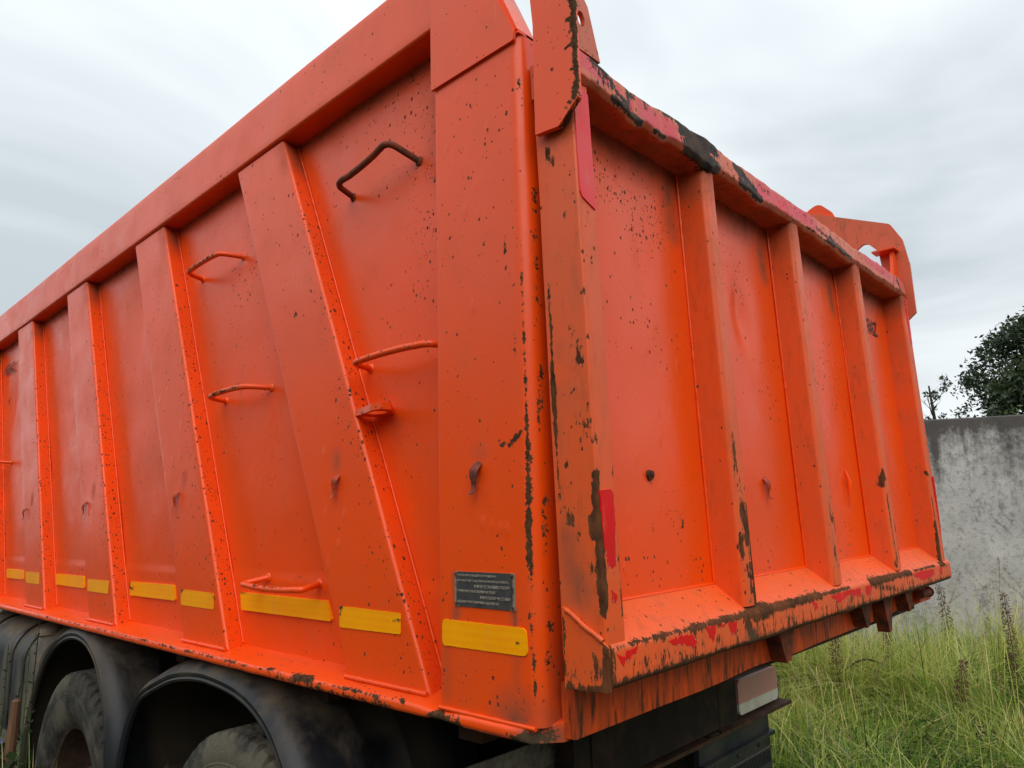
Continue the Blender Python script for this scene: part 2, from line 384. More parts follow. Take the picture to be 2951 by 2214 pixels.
# ------------------------------------------------------------------ ground
def ground_mat():
    m, nt, b = new_mat('soil_and_turf')
    P = pos(nt)
    c = mixc(nt, rng_(nt, noise(nt, P, 1.3, 6, .6), .35, .65), (0.022, 0.026, 0.010), (0.045, 0.052, 0.016))
    c = mixc(nt, rng_(nt, noise(nt, P, 7, 6, .7), .45, .7, 0, .8), c, (0.070, 0.050, 0.028))
    L(nt, c, b.inputs['Base Color']); b.inputs['Roughness'].default_value = 0.95
    bump(nt, b, noise(nt, P, 18, 6, .7), 0.8, 0.03); return m
mb = MB()
xs = np.concatenate([np.linspace(-600, -16, 12), np.linspace(-14, 10, 49), np.linspace(12, 600, 12)])
ys = np.concatenate([np.linspace(-600, -12, 12), np.linspace(-10, 12, 45), np.linspace(14, 600, 12)])
vs = [(x, y, 0.03 * mnoise.noise(Vector((x*.7, y*.7, 0))) if abs(x) < 20 and abs(y) < 20 else 0) for y in ys for x in xs]
nx = len(xs)
mb.add(vs, [(j*nx+i, j*nx+i+1, (j+1)*nx+i+1, (j+1)*nx+i) for j in range(len(ys)-1) for i in range(nx-1)])
g = obj('ground', mb, ground_mat(), smooth=60); g['kind'] = 'structure'
WORLDLOC['ground'] = Vector((0, 0, 0))

# ------------------------------------------------------------------ concrete wall
def wall_mat():
    m, nt, b = new_mat('stained_concrete')
    P = pos(nt); g = N(nt, 'ShaderNodeNewGeometry'); s = N(nt, 'ShaderNodeSeparateXYZ'); L(nt, g.outputs['Position'], s.inputs[0])
    c = mixc(nt, rng_(nt, noise(nt, P, 3.0, 6, .65), .35, .65), (0.50, 0.49, 0.475), (0.36, 0.355, 0.34))
    fine = noise(nt, P, 22, 6, .75)
    c = mixc(nt, rng_(nt, fine, .5, .66, 0, .55), c, (0.11, 0.105, 0.10))
    # mould: strong near the coping, running down in drips, cloudy patches below
    drip = noise(nt, pos(nt, (5.5, 5.5, 0.36)), 1.0, 6, .68, .3)
    hz = math_(nt, 'ADD', rng_(nt, s.outputs[2], 1.2, 2.35, -0.22, 0.20), rng_(nt, s.outputs[2], 2.32, 2.48, 0, 0.24))
    st = math_(nt, 'ADD', drip, hz)
    st = math_(nt, 'ADD', st, math_(nt, 'MULTIPLY', math_(nt, 'SUBTRACT', noise(nt, P, 14, 6, .75), .5), .7))
    c = mixc(nt, rng_(nt, st, .48, .80, 0, .92), c, mixc(nt, noise(nt, P, 5, 3), (0.030, 0.028, 0.030), (0.075, 0.062, 0.055)))
    cl = math_(nt, 'ADD', noise(nt, P, 2.3, 6, .7, .6), math_(nt, 'MULTIPLY', math_(nt, 'SUBTRACT', noise(nt, P, 30, 4, .7), .5), .35))
    c = mixc(nt, rng_(nt, cl, .56, .66, 0, .62), c, (0.055, 0.052, 0.052))
    L(nt, c, b.inputs['Base Color']); b.inputs['Roughness'].default_value = .92
    bump(nt, b, math_(nt, 'ADD', fine, noise(nt, P, 80, 4)), .5, .006); return m
WD = Vector((0.752, 0.358, 0)).normalized(); WN = Vector((-WD.y, WD.x, 0))
wall_o = Vector((-0.85, 6.659, 0))
we = empty('concrete_wall', wall_o, 'tall grey concrete wall streaked black with mould, behind the tailgate and grass', 'wall')
wm = wall_mat()
for k in range(-2, 4):
    a = wall_o + WD * (k * 4.0 - 1.0); b_ = wall_o + WD * (k * 4.0 + 3.0 - 0.02)
    nx_ = 41; rings = []
    for i in range(nx_):
        p = a.lerp(b_, i / (nx_ - 1)); zt = 2.5 + 0.008 * mnoise.noise(Vector((p.x * 2.3, p.y, 3)))
        wv = 0.006 * mnoise.noise(Vector((p.x, p.y, 7)))
        prof = [(-.0 + wv, -.3), (-.0 + wv, zt - .012), (.014, zt), (.146, zt), (.16, zt - .012), (.16, -.3)]
        rings.append([p + WN * q[0] + Vector((0, 0, q[1])) for q in prof])
    mb = MB(); mb.sweep(rings)
    obj('wall_panel', mb, wm, we, origin=a, smooth=30)

# ------------------------------------------------------------------ the truck
truck = empty('dump_truck', TRUCK_AT, 'orange dump truck seen from behind, with ribbed sides, scuffed tailgate and black tyres', 'truck')
SL = -0.4444            # slant of the side ribs: x per metre of height
Z0, Z1 = 1.285, 2.99

# dents and scratches on the side: world positions
panel_wear = [((-2.515, .1, 2.775), (-2.44, .1, 2.83), .022, 1.15), ((-2.585, .1, 2.735), (-2.515, .1, 2.775), .010, 1.0),
              ((-.36, .1, 2.78), (-.345, .1, 2.62), .03, .62), ((-.36, .1, 2.60), (-.35, .1, 2.50), .025, .58),
              ((-4.90, .1, 2.56), (-4.89, .1, 2.60), .02, 1.0), ((-1.33, .1, 1.44), (-1.325, .1, 1.35), .006, .9)]
panel_speck = [((-.35, .1, 2.95), (-.36, .1, 2.45), .22, 1.2), ((-.6, .1, 2.9), (-.4, .1, 2.7), .2, .5), ((-1.4, .1, 2.7), (-1.5, .1, 2.6), .2, .5)]
panel_shade = [((-5.5, .1, 2.99), (-.30, .1, 2.99), .06, .75), ((-.285, .1, 3.0), (-.29, .1, 2.70), .18, .8)]  # shade under the rail and beside the post, painted into the colour
mb = MB()
zz = np.linspace(Z0, Z1 + .02, 116); xx = np.linspace(-5.6, -0.27, 290)
vs = []
for z in zz:
    for x in xx:
        y = .100 - (.003 if z < 1.533 else 0)
        y += .0050 * mnoise.noise(Vector((x * 2.1, 0, z * 1.7))) + .0015 * mnoise.noise(Vector((x * 7, 2, z * 6)))
        # dents
        for dx, dz, r, am in ((-2.47, 2.79, .13, .020), (-4.8, 2.56, .10, .018)):
            d2 = ((x-dx)**2 + ((z-dz)*.6)**2) / r**2
            if d2 < 6: y += am * math.exp(-d2)
        vs.append((x, y, z))
nx = len(xx); mb.add(vs, [(j*nx+i, j*nx+i+1, (j+1)*nx+i+1, (j+1)*nx+i) for j in range(len(zz)-1) for i in range(nx-1)])
sidep = obj('side_panel', mb, M['paint'], truck, origin=(-2.8, .1, Z0), fields={'wear': panel_wear, 'speck': panel_speck, 'grime_shade': panel_shade})
SIDE = [(-5.6, Z0), (-.10, Z0), (-.10, 2.79), (-.29, 2.79), (-.29, 3.18), (-5.6, 3.18)]
mb = MB().prism(SIDE, 'y', .142, .155); obj('inner_side_panel', mb, M['underbody'], truck, origin=(-2.8, .12, Z0))

# slanted hollow ribs
def rib_mb(xl, wd=.332):
    prof = fillet([(0, .100), (0, .035), (wd, .035), (wd - .012, .100)], [0, .005, .010, 0], 5)
    prof = subdiv(prof, .022)
    rings = []
    for z in np.linspace(Z0 + .012, Z1, 72):
        xo = xl + SL * (z - 1.30)
        rings.append([(xo + p[0], p[1] - (.0012 * mnoise.noise(Vector((xo + p[0], z*2, 5.)) * 2.5)), z) for p in prof])
    mb = MB(); mb.sweep(rings); return mb
rib_x = [-4.795, -3.745, -2.722, -1.708, -0.694]
rib_wears = {4: [((-.62, .035, 1.37), (-.61, .035, 1.352), .012, 1.1), ((-1.0, .035, 2.4), (-1.01, .035, 2.33), .012, .75)], 3: [], 2: [], 1: [], 0: []}
ribs = []
for i, xl in enumerate(rib_x):
    wd = .332
    sp = [((xl+wd+SL*(z-1.3), .06, z), (xl+wd+SL*(z+.12-1.3), .07, z+.12), .11, s * 1.25) for z, s in
          [(1.35, .5), (1.5, .8), (1.7, .9 if i < 4 else .5), (1.9, .75), (2.1, .8), (2.3, .6), (2.5, .55), (2.65, .35)]]
    we_ = rib_wears[i] + [((xl+wd+SL*(z-1.3), .036, z), (xl+wd+SL*(z+dz-1.3), .036, z+dz), .012, .8) for z, dz in
           [(1.62+.07*i, .01), (1.93+.03*i, .012), (2.28-.05*i, .015), (2.46+.02*i, .02)]]
    gr = [((xl + .33 + SL*1.68, .09, 2.98), (xl + .33 + SL*1.62, .09, 2.92), .10, .8)]  # shade below the rail, painted on the rib's top corner
    hx = xl + .17 + SL * .53
    gr += [((hx - .0, .035, 1.86), (hx, .035, 1.885), .035, .6)]
    r_ = obj('side_rib', rib_mb(xl), M['paint_rib'], truck, origin=(xl, .035, 1.30), fields={'wear': we_, 'speck': sp, 'grime_shade': gr})
    ribs.append(r_)
    for side, off in ((1, wd - .010), ):
        mb = MB(); path = []; rr = []
        for z in np.linspace(1.312, 2.985, 120):
            path.append((xl + off + SL*(z-1.3) + .003, .097, z)); rr.append(.0036 + .0018 * mnoise.noise(Vector((z*42, i, 0))))
        mb.tube(path, rr, 7)
        obj('weld_bead', mb, M['paint'], r_, origin=(xl, .097, 1.31), smooth=80)
    mb = MB(); path = []; rr = []
    for x in np.linspace(xl + .0, xl + .33, 40):
        path.append((x, .030, 1.3005)); rr.append(.006 + .002 * mnoise.noise(Vector((x*42, i, 3))))
    mb.tube(path, rr, 7); obj('weld_bead', mb, M['paint'], r_, origin=(xl, .03, 1.3), smooth=80)

# sill: a rounded ledge along the bottom of the side
def sillprof(x):
    dip = 0.0
    if x > -.42: dip = .006 * math.exp(-((x + .28) / .05)**2)
    return fillet([(.16, 1.316), (-.012, 1.288 - dip), (-.014, 1.262 + dip), (.16, 1.262)], [0, .011, .013, 0], 5)
rings = []
for x in np.concatenate([np.arange(-5.6, -.5, .035), np.arange(-.5, .03, .012)]):
    pr = subdiv(sillprof(x), .02)
    inset = 0 if x < -.03 else (x + .03) * 1.1
    rings.append([(x, max(p[0], -.014 + inset) + .0025 * mnoise.noise(Vector((x*9, p[0]*9, 1.))), p[1] + .0015 * mnoise.noise(Vector((x*12, 4, 0)))) for p in pr])
mb = MB(); mb.sweep(rings)
sw = [((-.875, -.012, 1.288), (-.80, -.008, 1.289), .026, 1.25), ((-1.03, -.005, 1.289), (-.99, -.010, 1.288), .018, 1.15),
      ((-.98, -.014, 1.27), (-.45, -.014, 1.266), .020, .62), ((-1.9, -.014, 1.284), (-1.0, -.014, 1.286), .012, .66), ((-3.4, -.013, 1.286), (-1.9, -.013, 1.286), .012, .6),
      ((-.75, -.012, 1.287), (-.5, -.012, 1.287), .013, .72), ((-.30, -.014, 1.27), (-.22, -.014, 1.266), .03, .9), ((-.05, -.014, 1.26), (.02, .02, 1.27), .035, 1.1),
      ((-.42, .0, 1.29), (-.40, -.012, 1.285), .010, 1.2), ((-1.4, .06, 1.31), (-.9, .06, 1.31), .03, .45)]
obj('sill', mb, M['paint'], truck, origin=(-2.8, 0, 1.26), fields={'wear': sw, 'speck': [((-5.5, -.01, 1.288), (-.4, -.01, 1.288), .05, .55)],
    'grime_shade': [((-.02, -.014, 1.262), (.03, .03, 1.27), .05, 1.0), ((-.12, -.014, 1.25), (.0, -.014, 1.25), .03, .9)]})

# rear corner post
def post_mb():
    prof = fillet([(-.283, .100), (-.283, 0), (.012, 0), (.012, .135), (-.1, .135)], [0, .006, .028, 0, 0], 6)
    prof = subdiv(prof, .011)
    rings = []
    for z in np.linspace(1.292, 2.806, 128):
        rings.append([(p[0], p[1] + (.0016 * mnoise.noise(Vector((p[0]*3, z*2.2, 9.)))), z) for p in prof])
    return MB().sweep(rings)
pw = []
scr = [(.006, 2.47), (.005, 2.33), (.003, 2.24), (.001, 2.10), (.002, 2.0), (.0, 1.90), (.001, 1.85), (.003, 1.78), (-.001, 1.70), (-.002, 1.60), (-.003, 1.50), (-.002, 1.43), (.000, 1.36), (.002, 1.33)]
wds = [.006, .009, .007, .008, .011, .008, .018, .020, .018, .009, .008, .008, .007, .012]
for i in range(len(scr) - 1):
    pw.append(((scr[i][0] - .004, .001, scr[i][1]), (scr[i+1][0] - .004, .001, scr[i+1][1]), wds[i] * .68, 1.1))
pw += [((-.055, 0, 2.35), (-.050, 0, 2.28), .006, .9), ((-.047, 0, 2.25), (-.040, 0, 2.10), .004, .95), ((-.019, 0, 2.34), (-.022, 0, 2.27), .006, .9),
       ((.008, 0, 2.745), (.008, .001, 2.725), .013, 1.2), ((.009, 0, 2.685), (.009, 0, 2.665), .017, 1.25), ((-.02, 0, 2.79), (.006, 0, 2.80), .016, .9),
       ((-.10, 0, 1.842), (-.075, 0, 1.852), .004, 1.3), ((-.075, 0, 1.852), (-.045, 0, 1.846), .005, 1.3), ((-.045, 0, 1.846), (0, 0, 1.848), .006, 1.3),
       ((-.045, 0, 1.855), (-.018, 0, 1.872), .012, 1.15), ((-.03, 0, 2.20), (-.026, 0, 2.19), .007, .8), ((-.03, 0, 2.10), (-.02, 0, 2.0), .006, .7)]
pw += [((.012, .03, z), (.012, .04, z + .12), .022, .50) for z in (1.4, 1.62, 1.9, 2.15, 2.3)]
pg = [((-.15, 0, 1.845), (-.14, 0, 1.84), .03, .3), ((-.06, 0, 1.30), (.012, .05, 1.30), .08, .8), ((.012, .09, 1.3), (.012, .12, 1.45), .10, .9),
      ((-.226, 0, 1.508), (-.229, 0, 1.482), .020, 1.0), ((-.05, 0, 1.508), (-.050, 0, 1.482), .013, 1.0), ((-.235, 0, 1.58), (-.235, 0, 1.52), .010, .7), ((-.26, 0, 1.42), (-.26, 0, 1.33), .03, .35), ((-.05, 0, 1.42), (-.05, 0, 1.36), .02, .35), ((.010, .10, 2.8), (.010, .10, 1.3), .05, .6)]  # full-height capsule paints the shade in the tailgate gap
post = obj('corner_post', post_mb(), M['paint'], truck, origin=(-.28, 0, 1.29), fields={'wear': pw, 'grime_shade': pg, 'speck': [((-.25, 0, 1.34), (0, 0, 1.34), .06, .5), ((-.25, 0, 2.3), (-.1, 0, 2.6), .15, .25)]})
mb = MB(); path = []; rr = []
for x in np.linspace(-.284, .0, 40): path.append((x, -.0025, 1.2915)); rr.append(.0045 + .0012 * mnoise.noise(Vector((x*42, 7, 3))))
mb.tube(path, rr, 7); obj('weld_bead', mb, M['paint'], post, origin=(-.28, 0, 1.29), smooth=80)
mb = MB()
mb.prism([(-.283, 2.808), (.012, 2.808), (.012, 2.80), (-.283, 2.80)], 'y', .002, .123)
obj('post_cap', mb, M['paint'], post, origin=(-.28, 0, 2.8))

# top rail, plus the plate that laps over it at the corner
rings = []
for x in np.arange(-5.6, -.14, .05):
    pr = subdiv(fillet([(.150, 2.995), (.025, 2.995), (.025, 3.205), (.150, 3.205)], [0, .010, .014, 0], 4), .03)
    rings.append([(x, p[0] + .002*mnoise.noise(Vector((x*1.7, 1, 2))), p[1] + .003 * mnoise.noise(Vector((x*1.3, 8, 2)))) for p in pr])
rail = obj('top_rail', MB().sweep(rings), M['paint'], truck, origin=(-2.8, .025, 2.99), fields={'wear': [((x, .03, 3.203), (x + .03, .03, 3.203), .02, .8) for x in (-1.75, -2.1, -2.3, -3.3)],
   'grime_shade': [((-5.5, .08, 2.995), (-.3, .08, 2.995), .06, .35)]})  # shade of the rail underside painted in
hat = fillet([(-.287, 2.782), (.002, 2.780), (.006, 2.800), (-.044, 2.912), (-.128, 3.10), (-.160, 3.20), (-.21, 3.235), (-.287, 3.235)], [0, .004, 0, 0, .02, .03, .03, 0], 4)
mb = MB().prism(hat, 'y', -.008, 0.0)
ht = obj('corner_plate', mb, M['paint'], truck, origin=(-.15, -.006, 2.78), fields={'wear': [((-.02, -.008, 2.85), (-.012, -.008, 2.83), .012, 1.1), ((-.005, -.008, 2.80), (.0, -.008, 2.79), .012, .9), ((-.255, -.008, 2.90), (-.252, -.008, 2.91), .008, 1.1)]})
mb = MB().prism([(-.002, 2.809), (.010, 2.809), (-.036, 2.918), (-.120, 3.106), (-.150, 3.2), (-.162, 3.2), (-.132, 3.10), (-.048, 2.912)], 'y', .0, .060)
obj('corner_flange', mb, M['paint'], ht, origin=(-.05, .03, 2.8))
mb = MB().prism([(-.287, 2.800), (.0, 2.800), (-.044, 2.90), (-.15, 3.2), (-.287, 3.2)], 'y', .052, .062)
obj('corner_plate_inner', mb, M['paint'], ht, origin=(-.15, .055, 2.8))

# grab rungs
def rung(pts, mat, sag=0.0, fields=None):
    """trapezoid bar: foot, corner, corner, foot"""
    P = [Vector(p) for p in pts]
    path = []
    def arc(a, c, b_, r=.028, n=6):
        u = (a - c).normalized(); v = (b_ - c).normalized()
        s, e = c + u * r, c + v * r
        return [s.lerp(c, t).lerp(c.lerp(e, t), t) for t in [k / n for k in range(n + 1)]]
    path = [P[0], P[0].lerp(P[1], .5)] + arc(P[0], P[1], P[2])
    for t in (.25, .4, .5, .6, .75):
        q = path[8].lerp(P[2], t) if False else P[1].lerp(P[2], t); q = q - Vector((0, 0, sag * math.sin(t * PI))); path.append(q)
    path += arc(P[1], P[2], P[3]) + [P[2].lerp(P[3], .5), P[3]]
    mb = MB().tube(path, .0095, 10)
    for f in (P[0], P[3]):                                           # weld collars
        pts_ = [f + Vector((0, -.002 - .003*k, 0)) for k in range(3)]
        mb.tube(pts_, [.016, .0135, .0105], 9)
    o = obj('grab_rung', mb, mat, truck, origin=pts[0], smooth=60, fields=fields)
    return o
rung([(-.782, .1, 2.690), (-.755, .018, 2.697), (-.500, .016, 2.735), (-.463, .1, 2.691)], M['rungrust'], .008)
rung([(-.687, .1, 2.131), (-.660, .018, 2.133), (-.345, .018, 2.131), (-.312, .1, 2.128)], M['paint'], -.004, {'speck': [((-.7, .0, 2.13), (-.3, .0, 2.13), .1, .8)]})
rung([(-1.845, .1, 2.690), (-1.814, .018, 2.694), (-1.530, .018, 2.697), (-1.496, .1, 2.692)], M['paint'], -.004, {'wear': [((-1.8, .01, 2.70), (-1.5, .01, 2.70), .012, .7)]})
rung([(-1.591, .1, 2.152), (-1.568, .018, 2.158), (-1.290, .018, 2.158), (-1.255, .1, 2.156)], M['paint'], -.004, {'wear': [((-1.58, .01, 2.16), (-1.3, .01, 2.16), .012, .7)]})
rung([(-1.235, .1, 1.528), (-1.268, .018, 1.512), (-.905, .018, 1.509), (-.935, .1, 1.520)], M['paint'], .006, {'wear': [((-1.2, .01, 1.515), (-1.0, .01, 1.515), .013, .72)]})
rung([(-4.95, .1, 2.14), (-4.92, .018, 2.145), (-4.66, .018, 2.145), (-4.63, .1, 2.14)], M['paint'], 0)

# lashing eye between a rib and the panel
def ring_plate(outer, c, rx, ry, t, axis, z, n=24):
    """plate with an elliptic hole: outer polygon (u,v) resampled by angle"""
    mb = MB(); ang = [2*PI*k/n for k in range(n)]
    def ray_poly(a):
        d = np.array([math.cos(a), math.sin(a)]); best = None
        for i in range(len(outer)):
            p = np.array(outer[i]) - c; q = np.array(outer[(i+1) % len(outer)]) - c
            e = q - p; den = d[0]*e[1] - d[1]*e[0]
            if abs(den) < 1e-12: continue
            s = (p[0]*e[1] - p[1]*e[0]) / den; u = (p[0]*d[1] - p[1]*d[0]) / den
            if s > 0 and -1e-6 <= u <= 1 + 1e-6: best = s if best is None else max(best, s)
        return np.array(c) + d * (best or .01)
    extra = [math.atan2(p[1]-c[1], p[0]-c[0]) % (2*PI) for p in outer]
    ang = sorted(set([round(a, 6) for a in ang + extra])); n = len(ang)
    def mk(p, t_):
        return (p[0], p[1], t_) if axis == 'z' else ((t_, p[0], p[1]) if axis == 'x' else (p[0], t_, p[1]))
    O = [ray_poly(a) for a in ang]; I = [(c[0] + rx*math.cos(a), c[1] + ry*math.sin(a)) for a in ang]
    vs = [mk(p, z) for p in O] + [mk(p, z) for p in I] + [mk(p, z+t) for p in O] + [mk(p, z+t) for p in I]; fs = []
    for i in range(n):
        j = (i+1) % n
        fs += [(i, j, n+j, n+i), (2*n+i, 3*n+i, 3*n+j, 2*n+j), (i, 2*n+i, 2*n+j, j), (n+i, n+j, 3*n+j, 3*n+i)]
    return mb.add(vs, fs)
eyep = [(-.672, .036), (-.628, .030), (-.560, .008), (-.520, .012), (-.515, .040), (-.585, .102), (-.655, .102)]
mb = ring_plate(eyep, np.array((-.585, .046)), .034, .023, .018, 'z', 1.986)
obj('lashing_eye', mb, M['paint'], truck, origin=(-.6, .04, 1.985), fields={'wear': [((-.66, .04, 1.99), (-.52, .01, 1.99), .012, .8)]})

# small bent tarp hooks
def hook_mb(x, y, z, s=1.0, dx=0.0):
    """leaf-shaped plate that leaves the wall at the top, bulges out, and curls at the tip"""
    mb = MB(); rows = []
    prof = [(0, .000, .010), (.008, -.012, .013), (.020, -.020, .014), (.034, -.020, .010), (.048, -.015, .0065), (.062, -.013, .006), (.070, -.018, .006), (.074, -.025, .005)]
    for d, o_, wd in prof:
        rows.append([(x + (-wd + 2*wd*k/4 + dx*d)*s, y + (o_ + (.010 if k in (0, 4) else (.003 if k in (1, 3) else 0)) * max(0, 1 - d/.06)) * s, z - d*s) for k in range(5)])
    back = [[(p[0], p[1] + .003, p[2]) for p in r] for r in rows]
    n = len(rows); vs = [p for r in rows for p in r] + [p for r in back for p in r]; fs = []
    B = n * 5
    for i in range(n-1):
        for k in range(4):
            a = i*5+k; fs += [(a, a+1, a+6, a+5), (B+a, B+a+5, B+a+6, B+a+1)]
        fs += [(i*5, (i+1)*5, B+(i+1)*5, B+i*5), (i*5+4, B+i*5+4, B+(i+1)*5+4, (i+1)*5+4)]
    fs += [tuple([(n-1)*5+k for k in range(5)] + [B+(n-1)*5+k for k in range(4, -1, -1)])]
    return mb.add(vs, fs)
for (x, y, z, mt) in ((-.149, 0, 1.823, 'hookbrown'), (-.75, .035, 1.832, 'hookpaint'), (-1.824, .035, 1.832, 'hookpaint'), (-2.872, .035, 1.830, 'hookpaint'), (-3.91, .035, 1.829, 'hookpaint')):
    obj('tarp_hook', hook_mb(x, y, z, .95 if y else 1.0, -.06), M[mt], truck, origin=(x, y, z), smooth=50)

# ------------------------------------------------------------------ tapes on the side
def rag(poly, amp, step=.012, seed=0, corner=.008):
    p = fillet(poly, corner, 3) if corner else list(poly)
    p = subdiv(p, step); rs = random.Random(seed)
    return [(q[0] + rs.uniform(-amp, amp), q[1] + rs.uniform(-amp, amp)) for q in p]
def sticker(poly, plane, at, mat, amp=.0004, seed=0, corner=.006, name='reflective_tape', parent=None, wear=None, th=.0012):
    p = rag(poly, amp, .010, seed, corner)
    mb = MB()
    if plane == 'y': mb.prism(p, 'y', at, at + th)
    else: mb.prism(p, 'x', at - th, at)
    c = np.mean(np.array(p), axis=0); org = (c[0], at, c[1]) if plane == 'y' else (at, c[0], c[1])
    return obj(name, mb, mat, parent or truck, origin=org, smooth=None, fields={'wear': wear} if wear else None)
for k, q in enumerate([((-.73, 1.476), (-.466, 1.474), (-.466, 1.424), (-.729, 1.421)), ((-1.75, 1.474), (-1.484, 1.472), (-1.482, 1.419), (-1.743, 1.419)),
          ((-2.772, 1.473), (-2.496, 1.475), (-2.496, 1.421), (-2.76, 1.42)), ((-3.805, 1.476), (-3.539, 1.477), (-3.529, 1.418), (-3.776, 1.418))]):
    wr = [((q[0][0], .03, 1.475), (q[0][0] + .02, .03, 1.475), .02, 1.1), ((q[0][0], .03, 1.43), (q[0][0], .03, 1.46), .008, .9), ((q[1][0] - .02, .03, 1.472), (q[1][0], .03, 1.46), .01, 1.0)] if k < 2 else None
    sticker(q, 'y', .0327, M['tape_y'], seed=k, parent=ribs[4-k], wear=wr)
for k, q in enumerate([((-1.412, 1.474), (-.885, 1.474), (-.858, 1.419), (-1.400, 1.417)), ((-2.422, 1.470), (-1.960, 1.474), (-1.938, 1.417), (-2.407, 1.414)),
          ((-3.465, 1.470), (-3.022, 1.472), (-3.002, 1.416), (-3.45, 1.416)), ((-4.475, 1.469), (-4.108, 1.471), (-4.09, 1.418), (-4.456, 1.416))]):
    wr = [((q[0][0], .095, 1.472), (q[0][0] + .07, .095, 1.468), .016, 1.1)] if k == 0 else ([((q[0][0], .095, 1.472), (q[0][0] + .02, .095, 1.43), .03, 1.1)] if k in (1,) else None)
    # follows the gently wavy panel: laid 4-5 mm proud with a thick edge hidden behind
    sticker(q, 'y', .0905, M['tape_y'], seed=k+9, wear=wr, th=.012, parent=sidep)
tp = sticker(((-.271, 1.479), (-.018, 1.478), (-.015, 1.425), (-.272, 1.423)), 'y', -.0028, M['tape_y'], seed=20, corner=.010, parent=post, th=.004)

# ------------------------------------------------------------------ lettering
def text_mesh(txt, size, depth=.0004, align='LEFT', bold=0.0):
    cu = bpy.data.curves.new('t', 'FONT'); cu.body = txt; cu.size = size; cu.extrude = depth; cu.align_x = align; cu.resolution_u = 2; cu.offset = bold * size
    o = bpy.data.objects.new('t', cu); COL.objects.link(o)
    dg = bpy.context.evaluated_depsgraph_get(); me = bpy.data.meshes.new_from_object(o.evaluated_get(dg))
    bpy.data.objects.remove(o); return me
def put_text(txt, size, loc, ux, uy, mat, parent, width=None, name='lettering', height=None, align='LEFT', bold=0.0):
    """loc: lower-left corner in world; ux, uy: text axes"""
    me = text_mesh(txt, size, align=align, bold=bold); n = len(me.vertices)
    co = np.zeros(n*3); me.vertices.foreach_get('co', co); co = co.reshape(-1, 3)
    mn, mx = co.min(0), co.max(0)
    sx = width / (mx[0] - mn[0]) if width else 1; sy = height / (mx[1] - mn[1]) if height else (sx if width else 1)
    ux = Vector(ux); uy = Vector(uy); nz = ux.cross(uy)
    out_ = [(ux * ((c[0]-mn[0])*sx) + uy * ((c[1]-mn[1])*sy) + nz * c[2]) for c in co]
    me.vertices.foreach_set('co', [q for v in out_ for q in v]); me.update()
    me.materials.clear(); me.materials.append(mat)
    o = bpy.data.objects.new(name, me); COL.objects.link(o); attach(o, parent, loc); return o
M['ink'] = simple('black_paint', (0.022, 0.018, 0.016), (0.05, 0.03, 0.025), 70, .5)
M['ink_light'] = simple('worn_letter_metal', (0.28, 0.24, 0.19), (0.42, 0.37, 0.30), 160, .5)
put_text('NEFAZ', .1, (-5.035, .0920, 2.775), (1, 0, 0), (0, 0, 1), M['ink'], sidep, width=.255, height=.070, bold=.010)
# small print on the tapes
def plate_mat():
    m, nt, b = new_mat('worn_black_plate')
    P = pos(nt)
    c = mixc(nt, rng_(nt, noise(nt, P, 50, 5, .7), .35, .7), (0.030, 0.031, 0.036), (0.075, 0.068, 0.060))
    e = attr(nt, 'edge'); k = math_(nt, 'ADD', e, math_(nt, 'MULTIPLY', math_(nt, 'SUBTRACT', noise(nt, P, 90, 5, .7), .5), .9))
    c = mixc(nt, rng_(nt, k, .45, .62), c, (0.24, 0.19, 0.13))
    L(nt, c, b.inputs['Base Color']); b.inputs['Roughness'].default_value = .45; bump(nt, b, noise(nt, P, 120, 3), .2, .001); return m
rings = []
mb = MB(); gx = np.linspace(-.228, -.045, 40); gz = np.linspace(1.510, 1.584, 18)
vs = [(x, -.0030, z) for z in gz for x in gx] + [(x, -.0005, z) for z in (1.510, 1.584) for x in (-.228, -.045)]
fs = [(j*40+i, j*40+i+1, (j+1)*40+i+1, (j+1)*40+i) for j in range(17) for i in range(39)]
mb.add(vs, fs); mb.box((-.228, -.0028, 1.510), (-.045, .0005, 1.584))
def edgef(co):
    dx = np.minimum(co[:, 0] + .228, -.045 - co[:, 0]); dz = np.minimum(co[:, 2] - 1.510, 1.584 - co[:, 2])
    return np.clip(1 - dx/.018, 0, 1)*.75 + np.clip(1 - dz/.006, 0, 1)*.35
plate = obj('warning_plate', mb, plate_mat(), truck, origin=(-.136, -.002, 1.547), fields={'edge': edgef}, smooth=None)
LINES = [('ПЕРЕВОЗКА ЛЮДЕЙ ЗАПРЕЩЕНА!', -.219, .120), ('-НЕ РАБОТАЙ ПОД ПЛАТФОРМОЙ БЕЗ УПОРА,', -.220, .160), ('ИЛИ НЕ УСТАНОВИВ СТОПОР!', -.164, .105),
         ('-ГРУЖЕНУЮ ПЛАТФОРМУ НА УПОР', -.220, .120), ('ИЛИ СТОПОР НЕ СТАВЬ!', -.146, .088), ('ОБЪЕМ ПЛАТФОРМЫ 20,0 КУБ.М', -.218, .126)]
for k, (t, x, wd) in enumerate(LINES):
    put_text(t, .01, (x, -.0040, 1.5735 - k * .0112), (1, 0, 0), (0, 0, 1), M['ink_light'], plate, width=wd, height=.0062)
for x in (-.222, -.051):
    for z in (1.515, 1.579):
        mb = MB().tube([(x, -.002, z), (x, -.0055, z), (x, -.0065, z)], [.0036, .0034, .0015], 8); obj('rivet', mb, M['rusty'], plate, origin=(x, -.003, z))
put_text('3M', .01, (-.046, -.0040, 1.446), (1, 0, 0), (0, 0, 1), M['ink'], tp, width=.009, height=.005)

